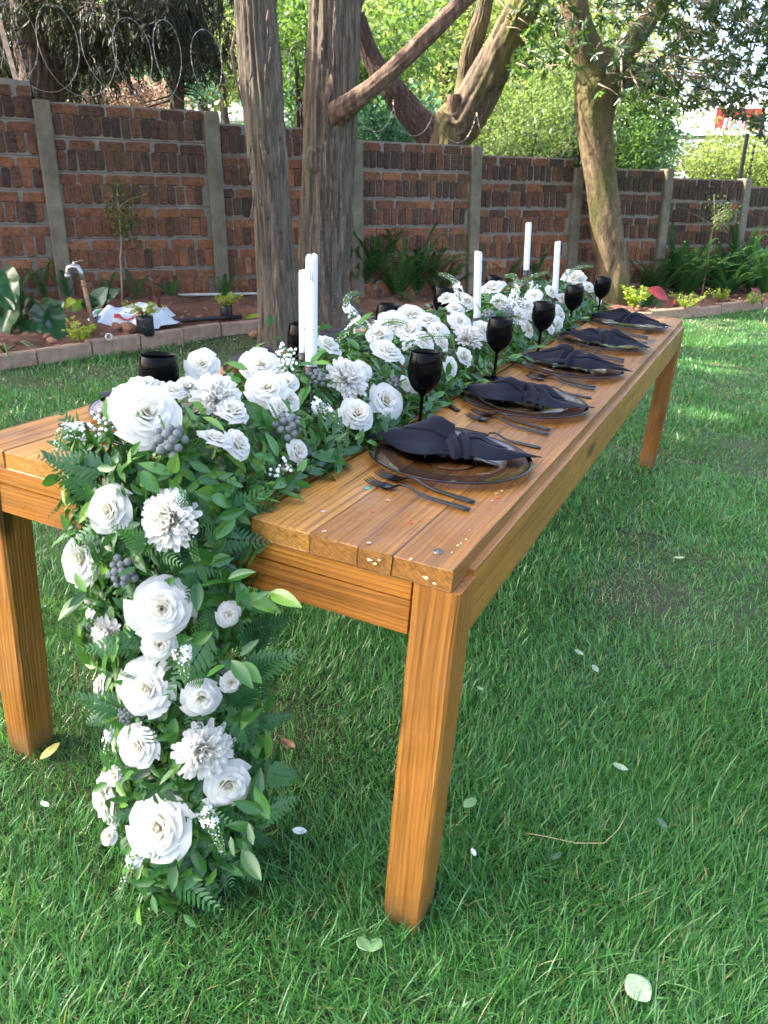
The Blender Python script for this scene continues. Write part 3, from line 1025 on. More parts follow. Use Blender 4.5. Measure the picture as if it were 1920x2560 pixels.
crown(cedar_b, [(-1.0, 8.8, 6.6, 2.0, 1.7, 1.4), (-3.2, 9.3, 6.6, 2.0, 1.7, 1.3), (.9, 9.4, 6.9, 1.7, 1.5, 1.2)], 14000, .20, M_FORESTD, .42, 44, .24, no_sun_hole)
# a third cedar, added unseen on the left to shade table and near lawn
b2 = Vector((-4.9, 4.0, gz(-4.9, 4.0)))
shade_cedar = tree('cedar_tree', 'large unseen cedar added left of the table to shade the lawn', 'tree', b2)
mb = MB(); trunk_mesh(mb, loc_pts(shade_cedar, [b2, (-4.85, 4.0, 2.2), (-4.8, 3.9, 4.0), (-4.7, 3.8, 6.0), (-4.6, 3.8, 8.0)]), [.32, .25, .22, .18, .08], 40, 60, .06, 13, .4, seed=61)
mb.build('trunk', M_BARK1, shade_cedar)
crown(shade_cedar, [(-4.3, 4.1, 6.3, 2.2, 2.0, 1.2), (-4.4, 2.2, 6.0, 2.1, 1.9, 1.1), (-3.9, 5.9, 6.3, 1.9, 1.6, 1.1), (-5.4, 3.2, 7.2, 2.0, 2.2, 1.2), (-4.3, .5, 5.8, 1.8, 1.4, 1.0), (-2.1, 4.4, 6.5, 1.5, 1.7, .9), (-2.6, 2.4, 6.3, 1.3, 1.3, .8), (-7.2, 5.0, 6.3, 1.7, 1.9, 1.1)], 48000, .20, M_FORESTD, .42, 70, .25, no_sun_hole)
crown(cedar_a, [(-7.2, 7.2, 6.3, 1.9, 1.7, 1.1), (-5.8, 6.6, 6.6, 1.6, 1.5, 1.1)], 11000, .20, M_FORESTD, .42, 50, .25, no_sun_hole)  # extra unseen foliage added to shade the left lawn and bed

# --- right tree in the bed: leaning mossy trunk, sawn stub, spreading dark crown
tb = Vector((2.62, 9.62, gz(2.62, 9.62) + .02))
ever = tree('evergreen_tree', 'leaning mossy tree in the bed at the right with dark glossy leaves overhead', 'tree', tb)
ptsE = [tb, dspot(1323, 600, 9.65), dspot(1311, 500, 9.65), dspot(1299, 400, 9.65), dspot(1287, 290, 9.65), dspot(1288, 215, 9.65), dspot(1296, 165, 9.65), dspot(1310, 110, 9.65)]
mb = MB(); trunk_mesh(mb, loc_pts(ever, ptsE), [.23, .185, .172, .170, .185, .235, .25, .17], 72, 110, .06, 7, 1.1, seed=21, rough=.018)
mb.build('trunk', M_BARK3, ever)
mb = MB(); trunk_mesh(mb, loc_pts(ever, [dspot(1288, 160, 9.6), dspot(1262, 95, 9.55), dspot(1248, 45, 9.5), dspot(1232, -20, 9.5), dspot(1190, -160, 9.4)]), [.2, .16, .14, .13, .09], 32, 36, .05, 5, .6, seed=5)
mb.build('limb', M_BARK3, ever)
mb = MB(); trunk_mesh(mb, loc_pts(ever, [dspot(1325, 150, 9.7), dspot(1390, 60, 9.8), dspot(1470, -60, 9.8), dspot(1620, -200, 9.6)]), [.14, .10, .09, .07], 24, 30, .05, 5, .6, seed=6)
mb.build('limb', M_BARK3, ever)


def rosettes(root, cens, per, size, mat, name):
    """whorls of pointed leaves at twig ends"""
    P, D, Nn, S = [], [], [], []
    for c in cens:
        ax = Vector((random.gauss(0, .5), random.gauss(0, .5), random.uniform(-.6, .9))).normalized()
        a = ax.orthogonal().normalized(); b_ = ax.cross(a)
        ph = random.uniform(0, 6)
        for k in range(per + random.randint(-1, 2)):
            t = ph + 2.4 * k
            d = (a * math.cos(t) + b_ * math.sin(t)) + ax * random.uniform(-.1, .55) + Vector((0, 0, -.2))
            P.append(c); D.append(d); Nn.append(ax * 1.0 + Vector((random.gauss(0, .3), random.gauss(0, .3), .3))); S.append(size * random.uniform(.65, 1.2))
    P = np.array(P) - np.array(root.matrix_basis.translation); D = np.array([tuple(d) for d in D]); Nn = np.array([tuple(d) for d in Nn])
    me = leaf_mass(name, P, D, np.array(S), mat, .38, LEAF6, LEAF6_F, N=Nn)
    return tag(link(name, me, root), kind='stuff')


def in_poly_lower(x):
    """lower outline of the right tree's crown in the view (display px)"""
    return np.interp(x, [1100, 1180, 1250, 1330, 1420, 1500, 1560, 1659, 1760], [150, 175, 150, 215, 252, 232, 232, 310, 345])


cens = []
tw = MB()
while len(cens) < 1500:
    x = random.uniform(1105, 1760); y = random.uniform(-150, in_poly_lower(x))
    dense = .32 if x < 1330 else (.55 + .45 * min(1, (x - 1330) / 250))
    f = math.sin(x * .041) * math.sin(y * .05 + x * .013) + .5 * math.sin(x * .11 + 2) * math.sin(y * .09)
    if random.random() > dense * (.72 + .45 * f): continue
    if x < 1250 and y > 175 and random.random() < .7: continue
    dep = random.uniform(8.3, 10.4)
    c = dspot(x, y, dep)
    cens.append(c)
    if random.random() < .4:
        q = c + Vector((random.uniform(-.25, .1), random.uniform(-.1, .2), random.uniform(.02, .22)))
        tw.tube([Vector(p) - tb for p in (q, q.lerp(c, .5) + Vector((0, 0, .02)), c)], [.007, .005, .003], 4)
rosettes(ever, cens, 6, .085, M_FORESTD, 'crown')
for q in range(16):
    x = random.uniform(1340, 1600); a = dspot(1330, random.uniform(90, 200), 9.7); e = dspot(x, in_poly_lower(x) - random.uniform(10, 110), random.uniform(8.6, 9.9))
    m = a.lerp(e, .5) + Vector((0, 0, random.uniform(-.1, .25)))
    tw.tube([Vector(p) - tb for p in (a, a.lerp(m, .6), m, m.lerp(e, .5), e)], [.022, .017, .012, .009, .004], 5)
tag(tw.build('twigs', M_TWIG, ever), kind='stuff')
# bright young sprig on the left of its crown
cens = [dspot(1150 + random.gauss(0, 14), 75 + random.gauss(0, 16), 8.2) for _ in range(9)] + [dspot(1290, 200, 9.1), dspot(1112, 150, 8.3), dspot(1128, 160, 8.3)] + [dspot(1175 + random.gauss(0, 25), 115 + random.gauss(0, 25), 8.4) for _ in range(12)]
rosettes(ever, cens, 6, .085, M_FORESTM, 'young_leaves')

# --- forked tree behind the wall
fb = Vector((.45, 10.1, gz(.45, 10.1)))
fork = tree('forked_tree', 'forked tree behind the wall with a sunlit moss-yellow right trunk', 'tree', fb)
def stem(root, pts, rad, seed, mat=M_BARK2, n=64, rows=90, ridge=.085, name='trunk'):
    mb = MB(); trunk_mesh(mb, loc_pts(root, pts), rad, n, rows, ridge, 13, .5, seed=seed, rough=.03)
    return mb.build(name, mat, root)
M_BARKF = bark_mat('rough_moss_yellow_bark', (.018, .013, .010), (.085, .058, .038), (.20, .145, .09), (.16, .155, .025), .75, (20, 20, 3), 1.0)
stem(fork, [fb, dspot(968, 305, 10.1), dspot(1000, 262, 10.05), dspot(1050, 170, 10.0), dspot(1090, 95, 9.9), dspot(1128, 20, 9.8), dspot(1160, -60, 9.8), dspot(1220, -240, 9.7)], [.30, .25, .235, .215, .19, .18, .17, .12], 31, M_BARKF)
stem(fork, [dspot(952, 320, 10.15), dspot(925, 285, 10.1), dspot(880, 235, 10.05), dspot(845, 190, 10.0), dspot(800, 120, 10.0), dspot(770, 30, 9.9)], [.19, .16, .14, .13, .10, .08], 33, M_BARKD, name='limb')
stem(fork, [dspot(990, 270, 10.1), dspot(1003, 190, 10.15), dspot(1018, 110, 10.1), dspot(1045, 20, 10.1), dspot(1060, -80, 10.1)], [.12, .10, .105, .085, .07], 35, M_BARKF, name='limb')
stem(fork, [dspot(985, 270, 9.95), dspot(981, 225, 9.9), dspot(980, 205, 9.9)], [.08, .075, .07], 36, M_BARK2, rows=14, name='sawn_stub')

# --- dark conifers behind the wall at the left
cb = Vector((-4.35, 9.6, .5))
conif = tree('conifer_tree', 'dark conifer with thick trunk and drooping needles behind the left wall', 'tree', cb)
stem(conif, [cb, dspot(88, 210, 9.6), dspot(78, 100, 9.6), dspot(70, 0, 9.6), dspot(62, -120, 9.6), (-4.7, 9.6, 5.5)], [.30, .22, .205, .20, .19, .1], 41, M_BARKD)
sb = Vector((-2.75, 10.3, .4))
slim = tree('conifer_tree', 'slim straight dark conifer trunk behind the wall, left of the cedar pair', 'tree', sb)
stem(slim, [sb, dspot(382, 230, 10.3), dspot(381, 100, 10.3), dspot(379, 0, 10.3), dspot(378, -120, 10.3), (-2.9, 10.3, 5.5)], [.13, .082, .08, .075, .07, .05], 43, M_BARKD, 24, 40)


def needle_twigs(root, strands, mat, name, per=46, nl=.055):
    """drooping twigs carrying short needles"""
    P, D = [], []
    tw = MB()
    for a, e in strands:
        a, e = Vector(a), Vector(e)
        mid = a.lerp(e, .5) + Vector((0, 0, .12 * (a - e).length))
        pts = [a, a.lerp(mid, .55), mid, mid.lerp(e, .55) + Vector((0, 0, .02)), e]
        tw.tube([p - Vector(root.location) for p in pts], [.008, .006, .005, .004, .002], 3, cap=False)
        for k in range(per):
            t = random.uniform(.12, 1) * 4
            i = min(int(t), 3)
            q = pts[i].lerp(pts[i + 1], t - i)
            d = (pts[i + 1] - pts[i]).normalized() + Vector((random.gauss(0, .45), random.gauss(0, .45), random.gauss(-.35, .35)))
            P.append(q + Vector((random.gauss(0, .02), random.gauss(0, .02), random.gauss(0, .02)))); D.append(d)
    P = np.array([tuple(p) for p in P]) - np.array(root.matrix_basis.translation); D = np.array([tuple(d) for d in D])
    me = leaf_mass(name, P, D, nl * RNG.uniform(.6, 1.6, len(P)), mat, .16)
    tag(link(name, me, root), kind='stuff')
    return tw


st = []
for q in range(760):
    x = random.uniform(-60, 420); low = np.interp(x, [-60, 60, 200, 300, 360, 420], [150, 165, 165, 120, 95, 60])
    y = random.triangular(-90, low, low * .35)
    a = dspot(x, y, random.uniform(9.95 if x < 160 and y > 20 else 8.9, 11.5))
    st.append((a, a + Vector((random.gauss(.0, .10), random.gauss(0, .15), -random.uniform(.15, .55)))))
tag(needle_twigs(conif, st, M_NEEDLE, 'crown', 62, .075).build('branch_twigs', M_TWIGD, conif), kind='stuff')
for q in range(30):
    mb = MB()
    a = dspot(random.uniform(60, 100), random.uniform(-60, 110), 9.5); e = dspot(random.uniform(120, 420), random.uniform(-40, 140), random.uniform(9, 10.6))
    m = a.lerp(e, .5) + Vector((0, 0, .2))
    mb.tube([Vector(p) - cb for p in (a, a.lerp(m, .5), m, m.lerp(e, .5), e)], [.02, .015, .012, .008, .004], 5)
    mb.build('branch', M_TWIGD, conif)
st = []
for q in range(240):
    x = random.gauss(425, 60); y = random.uniform(-80, 130)
    if x > 505: continue
    a = dspot(x, y, random.uniform(9.8, 11.3))
    st.append((a, a + Vector((random.gauss(.0, .12), random.gauss(0, .15), -random.uniform(.12, .4)))))
tag(needle_twigs(slim, st, M_NEEDLE, 'crown', 40, .07).build('branch_twigs', M_TWIGD, slim), kind='stuff')
for q in range(34):
    mb = MB()
    y0 = random.uniform(-20, 215); a = dspot(381, y0, 10.3); sg = random.choice((-1, 1, 1))
    e = dspot(381 + sg * random.uniform(30, 130), y0 + random.uniform(-60, 60), random.uniform(9.8, 10.8))
    m = a.lerp(e, .5) + Vector((0, 0, random.uniform(-.05, .08)))
    mb.tube([Vector(p) - sb for p in (a, m, e)], [.014, .009, .003], 5)
    mb.build('branch', M_TWIGD, slim)

# --- foliage behind: each tree and shrub on its own
def back_tree(name, label, cat, blobs, n, size, mat, base=None, r=.12, sub=26, tight=.28, width=.5, group=None, limbs=5):
    b = Vector(base) if base else Vector((blobs[0][0], blobs[0][1], .1))
    root = tree(name, label, cat, b, group)
    if limbs:
        mb = MB()
        c = Vector(blobs[0][:3])
        mb.tube([Vector((0, 0, -.3)), (c - b) * .4 + Vector((.1, 0, 0)), (c - b) * .95], [r, r * .8, r * .4], 8)
        for q in range(limbs):
            bl = random.choice(blobs)
            e = Vector((bl[0] + random.gauss(0, .5) * bl[3], bl[1] + random.gauss(0, .5) * bl[4], bl[2] + random.gauss(0, .4) * bl[5])) - b
            m = (c - b) * .5
            mb.tube([m, m.lerp(e, .5) + Vector((0, 0, .15)), e], [r * .5, r * .3, r * .08], 6)
        mb.build('trunk', M_TWIGD, root)
    crown(root, blobs, n, size, mat, width, sub, tight)
    return root


def blob(px, py, dep, rx, rz, ry=None):
    p = dspot(px, py, dep)
    return (p.x, p.y, p.z, rx, ry or rx, rz)


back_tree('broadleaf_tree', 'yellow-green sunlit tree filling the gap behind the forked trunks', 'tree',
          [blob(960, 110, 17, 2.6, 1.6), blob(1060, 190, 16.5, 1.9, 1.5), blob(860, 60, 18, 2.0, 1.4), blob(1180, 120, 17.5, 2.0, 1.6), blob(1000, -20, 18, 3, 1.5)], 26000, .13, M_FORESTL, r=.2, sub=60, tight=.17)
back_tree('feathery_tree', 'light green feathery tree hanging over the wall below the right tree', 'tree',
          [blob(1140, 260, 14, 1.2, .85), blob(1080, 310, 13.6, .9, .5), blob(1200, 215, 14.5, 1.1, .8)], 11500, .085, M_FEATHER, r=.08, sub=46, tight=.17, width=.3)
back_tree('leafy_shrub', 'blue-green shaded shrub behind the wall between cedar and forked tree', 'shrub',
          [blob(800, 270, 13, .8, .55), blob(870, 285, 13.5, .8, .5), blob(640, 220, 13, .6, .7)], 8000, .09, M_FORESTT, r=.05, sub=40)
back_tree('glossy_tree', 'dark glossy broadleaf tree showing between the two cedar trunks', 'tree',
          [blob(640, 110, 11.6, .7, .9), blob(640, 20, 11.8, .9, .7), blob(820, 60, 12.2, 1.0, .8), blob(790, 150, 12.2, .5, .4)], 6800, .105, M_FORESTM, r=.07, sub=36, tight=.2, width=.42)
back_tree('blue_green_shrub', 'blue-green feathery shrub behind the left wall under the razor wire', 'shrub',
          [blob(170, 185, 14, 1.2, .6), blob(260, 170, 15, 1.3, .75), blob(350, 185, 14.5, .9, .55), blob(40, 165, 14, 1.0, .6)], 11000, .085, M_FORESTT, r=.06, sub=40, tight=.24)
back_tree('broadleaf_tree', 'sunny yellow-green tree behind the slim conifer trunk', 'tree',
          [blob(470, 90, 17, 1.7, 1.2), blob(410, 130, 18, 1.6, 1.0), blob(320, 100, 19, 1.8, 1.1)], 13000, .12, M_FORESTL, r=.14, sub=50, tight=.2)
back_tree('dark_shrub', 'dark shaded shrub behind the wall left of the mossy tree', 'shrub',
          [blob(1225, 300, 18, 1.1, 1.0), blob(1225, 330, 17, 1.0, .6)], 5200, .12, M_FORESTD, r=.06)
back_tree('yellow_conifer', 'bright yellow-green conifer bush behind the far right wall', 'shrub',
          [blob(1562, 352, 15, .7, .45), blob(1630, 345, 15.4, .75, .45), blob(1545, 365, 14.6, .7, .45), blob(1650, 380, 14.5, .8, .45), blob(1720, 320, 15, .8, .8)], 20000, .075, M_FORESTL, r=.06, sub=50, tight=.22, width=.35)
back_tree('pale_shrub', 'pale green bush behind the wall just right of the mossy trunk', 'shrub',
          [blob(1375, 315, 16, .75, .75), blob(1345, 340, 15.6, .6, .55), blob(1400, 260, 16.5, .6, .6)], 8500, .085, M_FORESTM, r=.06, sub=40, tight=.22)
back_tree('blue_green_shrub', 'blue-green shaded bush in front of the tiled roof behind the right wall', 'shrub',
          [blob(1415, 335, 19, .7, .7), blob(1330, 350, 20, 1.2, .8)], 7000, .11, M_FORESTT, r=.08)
for q, (px, py, dep, rx, rz, lab) in enumerate([(60, 60, 27, 4.2, 3.2, 'dark distant tree behind the thick conifer trunk'), (240, 95, 30, 4.5, 3.2, 'distant tree filling the gap beyond the razor wire coils'), (560, 80, 29, 4.5, 3.4, 'distant green tree beyond the leaning cedar trunk'), (760, 130, 28, 4.2, 3.2, 'distant dark tree beyond the thick cedar trunk'), (1010, 200, 31, 5, 3.5, 'distant dark tree low behind the forked tree'), (1270, 130, 31, 3.8, 3.6, 'distant green tree behind the mossy trunk')]):
    back_tree('distant_tree', lab, 'tree', [blob(px, py, dep, rx, rz), blob(px + 40, py + 90, dep - 1, rx * .8, rz * .6), blob(px - 40, py - 60, dep + 1, rx * .8, rz * .7)], 5200, .26, [M_FORESTT, M_FORESTM, M_FORESTM, M_FORESTT, M_FORESTM, M_FORESTL][q], r=.25, sub=50, tight=.24, group='distant trees beyond the wall')
# pinkish flowering shrub low behind the wall under the razor wire
M_PINK = leaf_mat('pink_blossom', [(0, (.10, .12, .03)), (.5, (.42, .24, .20)), (1, (.6, .42, .36))], (.6, .4, .3), .3)
back_tree('flowering_shrub', 'pink and green blossoming shrub peeping over the left wall', 'shrub',
          [blob(245, 212, 11.5, .55, .22), blob(320, 214, 11.8, .45, .2)], 2600, .06, M_PINK, r=.03, sub=30, limbs=2)

# ================================================================== BUILDINGS BEHIND
hb = dspot(1560, 262, 34)
house = empty('white_house', loc=(hb.x + 1.2, hb.y, 0), label='white house with a red sign far behind the right wall', cat='house')
mb = MB(); mb.box((-4.2, 0, -1), (4.5, 6, 4.25)); mb.build('wall', M_CREAMWALL, house, smooth=False)
mb = MB()
mb.add([(-4.6, -.5, 4.27), (4.9, -.5, 4.27), (4.9, 6.5, 4.27), (-4.6, 6.5, 4.27), (-4.6, 3, 6.0), (4.9, 3, 6.0)], [(0, 1, 5, 4), (2, 3, 4, 5), (0, 4, 3), (1, 2, 5), (0, 3, 2, 1)])
mb.build('roof', M_ROOFW, house, smooth=False)
for wx in (-3.4, -2.2):
    mb = MB(); mb.box((wx, -.04, 2.6), (wx + .55, -.004, 3.9)); f = mb.build('window', plain('house_window_frame', (.45, .46, .48), .4), house, smooth=False)
    mb = MB(); mb.box((wx + .07, -.055, 2.68), (wx + .48, -.043, 3.82)); mb.build('pane', plain('house_window_glass', (.25, .28, .32), .1), f, smooth=False)
sp = dspot(1587, 258, 33.6)
sign = empty('shop_sign', loc=(sp.x, hb.y - .12, sp.z), label='red signboard with white letters on the far white house', cat='sign')
mb = MB(); mb.box((-.62, 0, -.52), (1.25, .08, .42)); mb.build('board', M_SIGNRED, sign, smooth=False)


def stroke_letters(text, h, w, gap, th):
    G = {'J': [[(.9, 1), (.9, .25), (.7, .02), (.35, .02), (.1, .22)]], 'I': [[(.5, 0), (.5, 1)]], 'N': [[(.1, 0), (.1, 1), (.9, 0), (.9, 1)]], 'D': [[(.1, 0), (.1, 1), (.55, 1), (.9, .72), (.9, .28), (.55, 0), (.1, 0)]]}
    mb = MB(); x = 0
    for ch in text:
        cw = w * (.45 if ch == 'I' else 1)
        for s in G[ch]:
            for (ax, az), (bx, bz) in zip(s, s[1:]):
                a = Vector((x + ax * cw + az * h * .15, 0, az * h)); b = Vector((x + bx * cw + bz * h * .15, 0, bz * h))
                d = (b - a).normalized(); n = Vector((-d.z, 0, d.x)) * th / 2; e = d * th * .3
                vs = []
                for y in (0, -.03):
                    vs += [a - e - n + Vector((0, y, 0)), b + e - n + Vector((0, y, 0)), b + e + n + Vector((0, y, 0)), a - e + n + Vector((0, y, 0))]
                mb.add(vs, [(4, 5, 6, 7), (0, 1, 5, 4), (1, 2, 6, 5), (2, 3, 7, 6), (3, 0, 4, 7)])
        x += cw + gap
    return mb


o = stroke_letters('JIND', .46, .26, .09, .095).build('lettering', M_SIGNWHITE, sign, smooth=False); o.location = (-.52, -.004, -.40)

rb = dspot(1500, 350, 24)
roof = empty('tiled_roof_house', loc=(rb.x, rb.y, 0), label='low house with a pale-glinting grey tiled roof behind the right bushes', cat='house')
mb = MB(); mb.box((-2.6, 1.2, -1), (3.2, 6, 1.6)); mb.build('wall', M_CREAMWALL, roof, smooth=False)
mb = MB(); mb.add([(-3, 0, 1.45), (3.6, 0, 1.45), (3.6, 3.4, 3.6), (-3, 3.4, 3.6), (-3, 6.8, 1.45), (3.6, 6.8, 1.45)], [(0, 1, 2, 3), (3, 2, 5, 4), (0, 3, 4), (1, 5, 2)])
slope = mb.build('roof', M_TILE, roof, smooth=False)
tl = MB()
for r in range(15):
    for c in range(27):
        x = -3 + c * .245; y0 = r * .226; z0 = 1.45 + y0 * .632
        tl.rnd = random.random()
        M = Matrix.Translation((x, y0, z0)) @ Matrix.Rotation(math.atan(.632) - .10 + random.uniform(-.03, .03), 4, 'X')
        tl.box((0, 0, .012), (.225, .25, .04), random.choice((0, 0, 0, 1)), M)
tag(tl.build('tile', [M_TILE, M_ROOFW], roof, smooth=False), kind='stuff')
lb = dspot(470, 232, 19)
shed = empty('white_roofed_building', loc=(lb.x, lb.y, 0), label='low building with a bright white roof behind the wall left of the cedars', cat='building')
mb = MB(); mb.box((-1.5, 0, -1), (2.0, 3, lb.z - .32)); mb.build('wall', M_CREAMWALL, shed, smooth=False)
mb = MB(); mb.add([(-1.9, -.4, lb.z - .30), (2.4, -.4, lb.z - .30), (2.4, 3.4, lb.z + .5), (-1.9, 3.4, lb.z + .5), (-1.9, -.4, lb.z - .36), (2.4, -.4, lb.z - .36), (2.4, 3.4, lb.z + .44), (-1.9, 3.4, lb.z + .44)], [(0, 1, 2, 3), (7, 6, 5, 4), (0, 4, 5, 1), (1, 5, 6, 2), (2, 6, 7, 3), (3, 7, 4, 0)])
mb.build('roof', M_ROOFW, shed, smooth=False)

# white slatted rack just behind the far wall
rk = wall_pt(7.03 - .35, .55, 0)
rp = dspot(1465, 388, rk.y)
rack = empty('slatted_rack', loc=(rp.x, rp.y, rp.z), label='white slatted metal rack standing just behind the far right wall', cat='rack')
mb = MB(); mb.tube([(-.02, 0, -.35), (.06, 0, .10)], .016, 8); mb.build('post', M_WHITEPAINT, rack)
mb = MB(); mb.tube([(.22, 0, -.35), (.24, 0, -.06)], .014, 8); mb.build('post', M_WHITEPAINT, rack)
for k in range(5):
    mb = MB(); z = .08 - k * .055
    mb.tube([(-.26, .1, z), (.05 - k * .012, 0, z)], .009, 6); mb.build('slat', M_WHITEPAINT, rack)
    mb = MB(); mb.tube([(.05 - k * .012, 0, z), (.24, 0, -.07 - k * .05)], .008, 6); mb.build('slat', M_WHITEPAINT, rack)

# ================================================================== RAZOR WIRE AND FENCE POSTS ON THE WALL
def coil(s0, s1, rad, pitch, label, zoff, squash=1.0):
    root = empty('razor_wire', loc=wall_pt(s0, .05, 2.2), label=label, cat='razor wire')
    n = int((s1 - s0) / pitch * 40)
    pts = []
    for i in range(n + 1):
        t = i / 40 * 2 * math.pi
        s = s0 + (s1 - s0) * i / n
        top = np.interp(s, [-3, -.98, .44, 1.9, 3.3, 4.7, 6.1, 7.5], [2.34, 2.26, 2.22, 2.15, 2.05, 1.95, 1.86, 1.78])
        c = wall_pt(s + .02 * math.sin(t * .31), .04, top + rad + zoff)
        pts.append(c + WNRM * (math.cos(t) * rad * .55) + WDIR * (math.cos(t) * rad * .80 + math.sin(t * .47) * .02) + Vector((0, 0, math.sin(t) * rad * (1 + .06 * math.sin(t * .37)))))
    mb = MB(); P = [p - Vector(root.location) for p in pts]
    mb.tube(P, .0021, 5)
    mb.build('wire', M_WIRE, root)
    bb = MB()
    for i in range(3, len(P) - 2, 3):
        d = (P[i + 1] - P[i]).normalized(); a = d.orthogonal().normalized()
        if random.random() < .5: a = d.cross(a)
        e = d * .014
        bb.add([P[i] - e - a * .007, P[i] + e + a * .007, P[i] + e - a * .007, P[i] - e + a * .007], [(0, 3, 1, 2)])
    tag(bb.build('barbs', M_WIRE, root), kind='stuff')
    return root


coil(-1.75, 1.65, .31, .30, 'silvery razor wire coil on top of the left wall', .02)
coil(1.7, 3.6, .15, .5, 'thin tangled razor wire loops behind the cedar pair on the wall', -.02)
coil(3.9, 5.4, .20, .6, 'loose rusty razor wire loops on the wall left of the mossy tree', -.05)


def fence_bracket(s, base_z, top, lean, label, mat):
    p = wall_pt(s, .07, base_z)
    root = empty('electric_fence_post', loc=p, label=label, cat='fence post')
    mb = MB()
    h = top
    vs = []
    for z in (-.25, h):
        o = lean * z
        for x, y in ((-.02, -.02), (.02, -.02), (.02, -.012), (-.012, -.012), (-.012, .02), (-.02, .02)): vs.append((x + o, y, z))
    mb.add(vs, [(k, (k + 1) % 6, 6 + (k + 1) % 6, 6 + k) for k in range(6)] + [(6, 7, 8, 9, 10, 11)])
    mb.build('angle_bar', mat, root, smooth=False)
    mb = MB(); mb.tube([(.11 + lean * .0, -.01, -.1), (.11 + lean * h * .92, -.01, h * .9)], .006, 6); mb.build('rod', M_INSUL, root)
    for k in range(6):
        z = .08 + k * (h - .15) / 6
        mb = MB(); x = .11 + lean * z
        mb.lathe([(.001, -.02), (.014, -.018), (.022, -.006), (.013, 0), (.022, .006), (.014, .018), (.001, .02)], 8, 0, Matrix.Translation((x, -.01, z))); mb.build('insulator', M_INSUL, root)
    return root


fence_bracket(-1.10, 2.16, .72, -.16, 'rusty electric fence post leaning at the left end of the wall', M_RAIL)
fence_bracket(7.50, 1.70, .62, .03, 'dark electric fence post on the far right end of the wall', M_INSUL)  # bar darker than the lit left one, its shade put into the colour
for k in range(5):
    mb = MB()
    a0, a1 = wall_pt(-1.0, .06, 2.25 + k * .10), wall_pt(7.5, .06, 1.80 + k * .09)
    mb.tube([a0, a0.lerp(a1, .3) - Vector((0, 0, .02)), a0.lerp(a1, .7) - Vector((0, 0, .02)), a1], .0009, 4)
    tag(mb.build('fence_strand', M_INSUL), ['lowest', 'second lowest', 'middle', 'second highest', 'highest'][k] + ' thin electric fence strand strung above the brick wall', 'wire', 'electric fence strands above the wall')

# ================================================================== TABLE
TW, TL, TH = 1.045, 3.18, 0.76
ZB = .627
table = empty('dining_table', mat=TABLE, label='long varnished pine farm table on the lawn, worn planks and square legs', cat='table')


def bevel_box(lo, hi, r=.006, seg=2, sub=0):
    """box with rounded edges as vertex/face lists"""
    import bmesh
    bm = bmesh.new()
    bmesh.ops.create_cube(bm, size=1)
    for v in bm.verts:
        v.co = Vector([lo[i] + (hi[i] - lo[i]) * (v.co[i] + .5) for i in range(3)])
    bmesh.ops.bevel(bm, geom=bm.edges[:], offset=r, segments=seg, affect='EDGES', profile=.6)
    bm.verts.ensure_lookup_table()
    vs = [tuple(v.co) for v in bm.verts]; fs = [tuple(v.index for v in f.verts) for f in bm.faces]
    bm.free()
    return vs, fs


def wood_part(name, lo, hi, mat, r=.005, wob=.0015, parent=None):
    mb = MB()
    vs, fs = bevel_box(lo, hi, r)
    vs = [(x + random.uniform(-wob, wob), y + random.uniform(-wob, wob), z + random.uniform(-wob, wob) * .5) for x, y, z in vs]
    mb.add(vs, fs)
    o = mb.build(name, mat, parent or table)
    for p in o.data.polygons: p.use_smooth = False
    return o


edges = [0, .108, .236, .36, .475, .573, .671, .785, .872, .931, 1.030]
for a, b_ in zip(edges, edges[1:]):
    gap = .0010
    yo = random.uniform(-.0012, .0012)
    # boards are butted from two lengths on some rows
    z1 = TH + random.uniform(-.0006, .0006)
    lo_x, hi_x = a + gap / 2, b_ - gap / 2
    if b_ == .671: hi_x -= .010
    if b_ == .573 or b_ == .475: z1 -= .004
    cut = {.785: 2.36, .931: 1.90, 1.030: 2.78, .236: 1.4}.get(b_)
    if cut:
        wood_part('plank', (lo_x, yo, TH - .036), (hi_x, cut - .001, z1), M_WTOP, .0022)
        wood_part('plank', (lo_x, cut + .001, TH - .036), (hi_x, TL + random.uniform(-.004, .004), z1 + random.uniform(-.0006, .0006)), M_WTOP, .0022)
    else:
        wood_part('plank', (lo_x, yo, TH - .036), (hi_x, TL + random.uniform(-.004, .004), z1), M_WTOP, .0022)
lw = .078
AT = TH - .0365
# aprons: top and bottom boards on the short ends show a long split
for y0, y1 in ((.004, .044), (TL - .044, TL - .004)):
    zs = ZB + .062
    wood_part('front_rail', (lw + .0015, y0, zs + .0006), (TW - lw - .0025, y1, AT), M_WX, .002, .0008)
    wood_part('front_rail', (lw + .0015, y0 + .001, ZB), (TW - lw - .0025, y1, zs - .0006), M_WX, .002, .0008)
wood_part('side_rail', (TW - .046, lw + .001, ZB - .004), (TW - .002, TL - lw - .001, AT + .012), M_WY, .003, .0008)
wood_part('side_rail', (.002, lw + .001, ZB - .004), (.046, TL - lw - .001, AT), M_WY, .003, .0008)


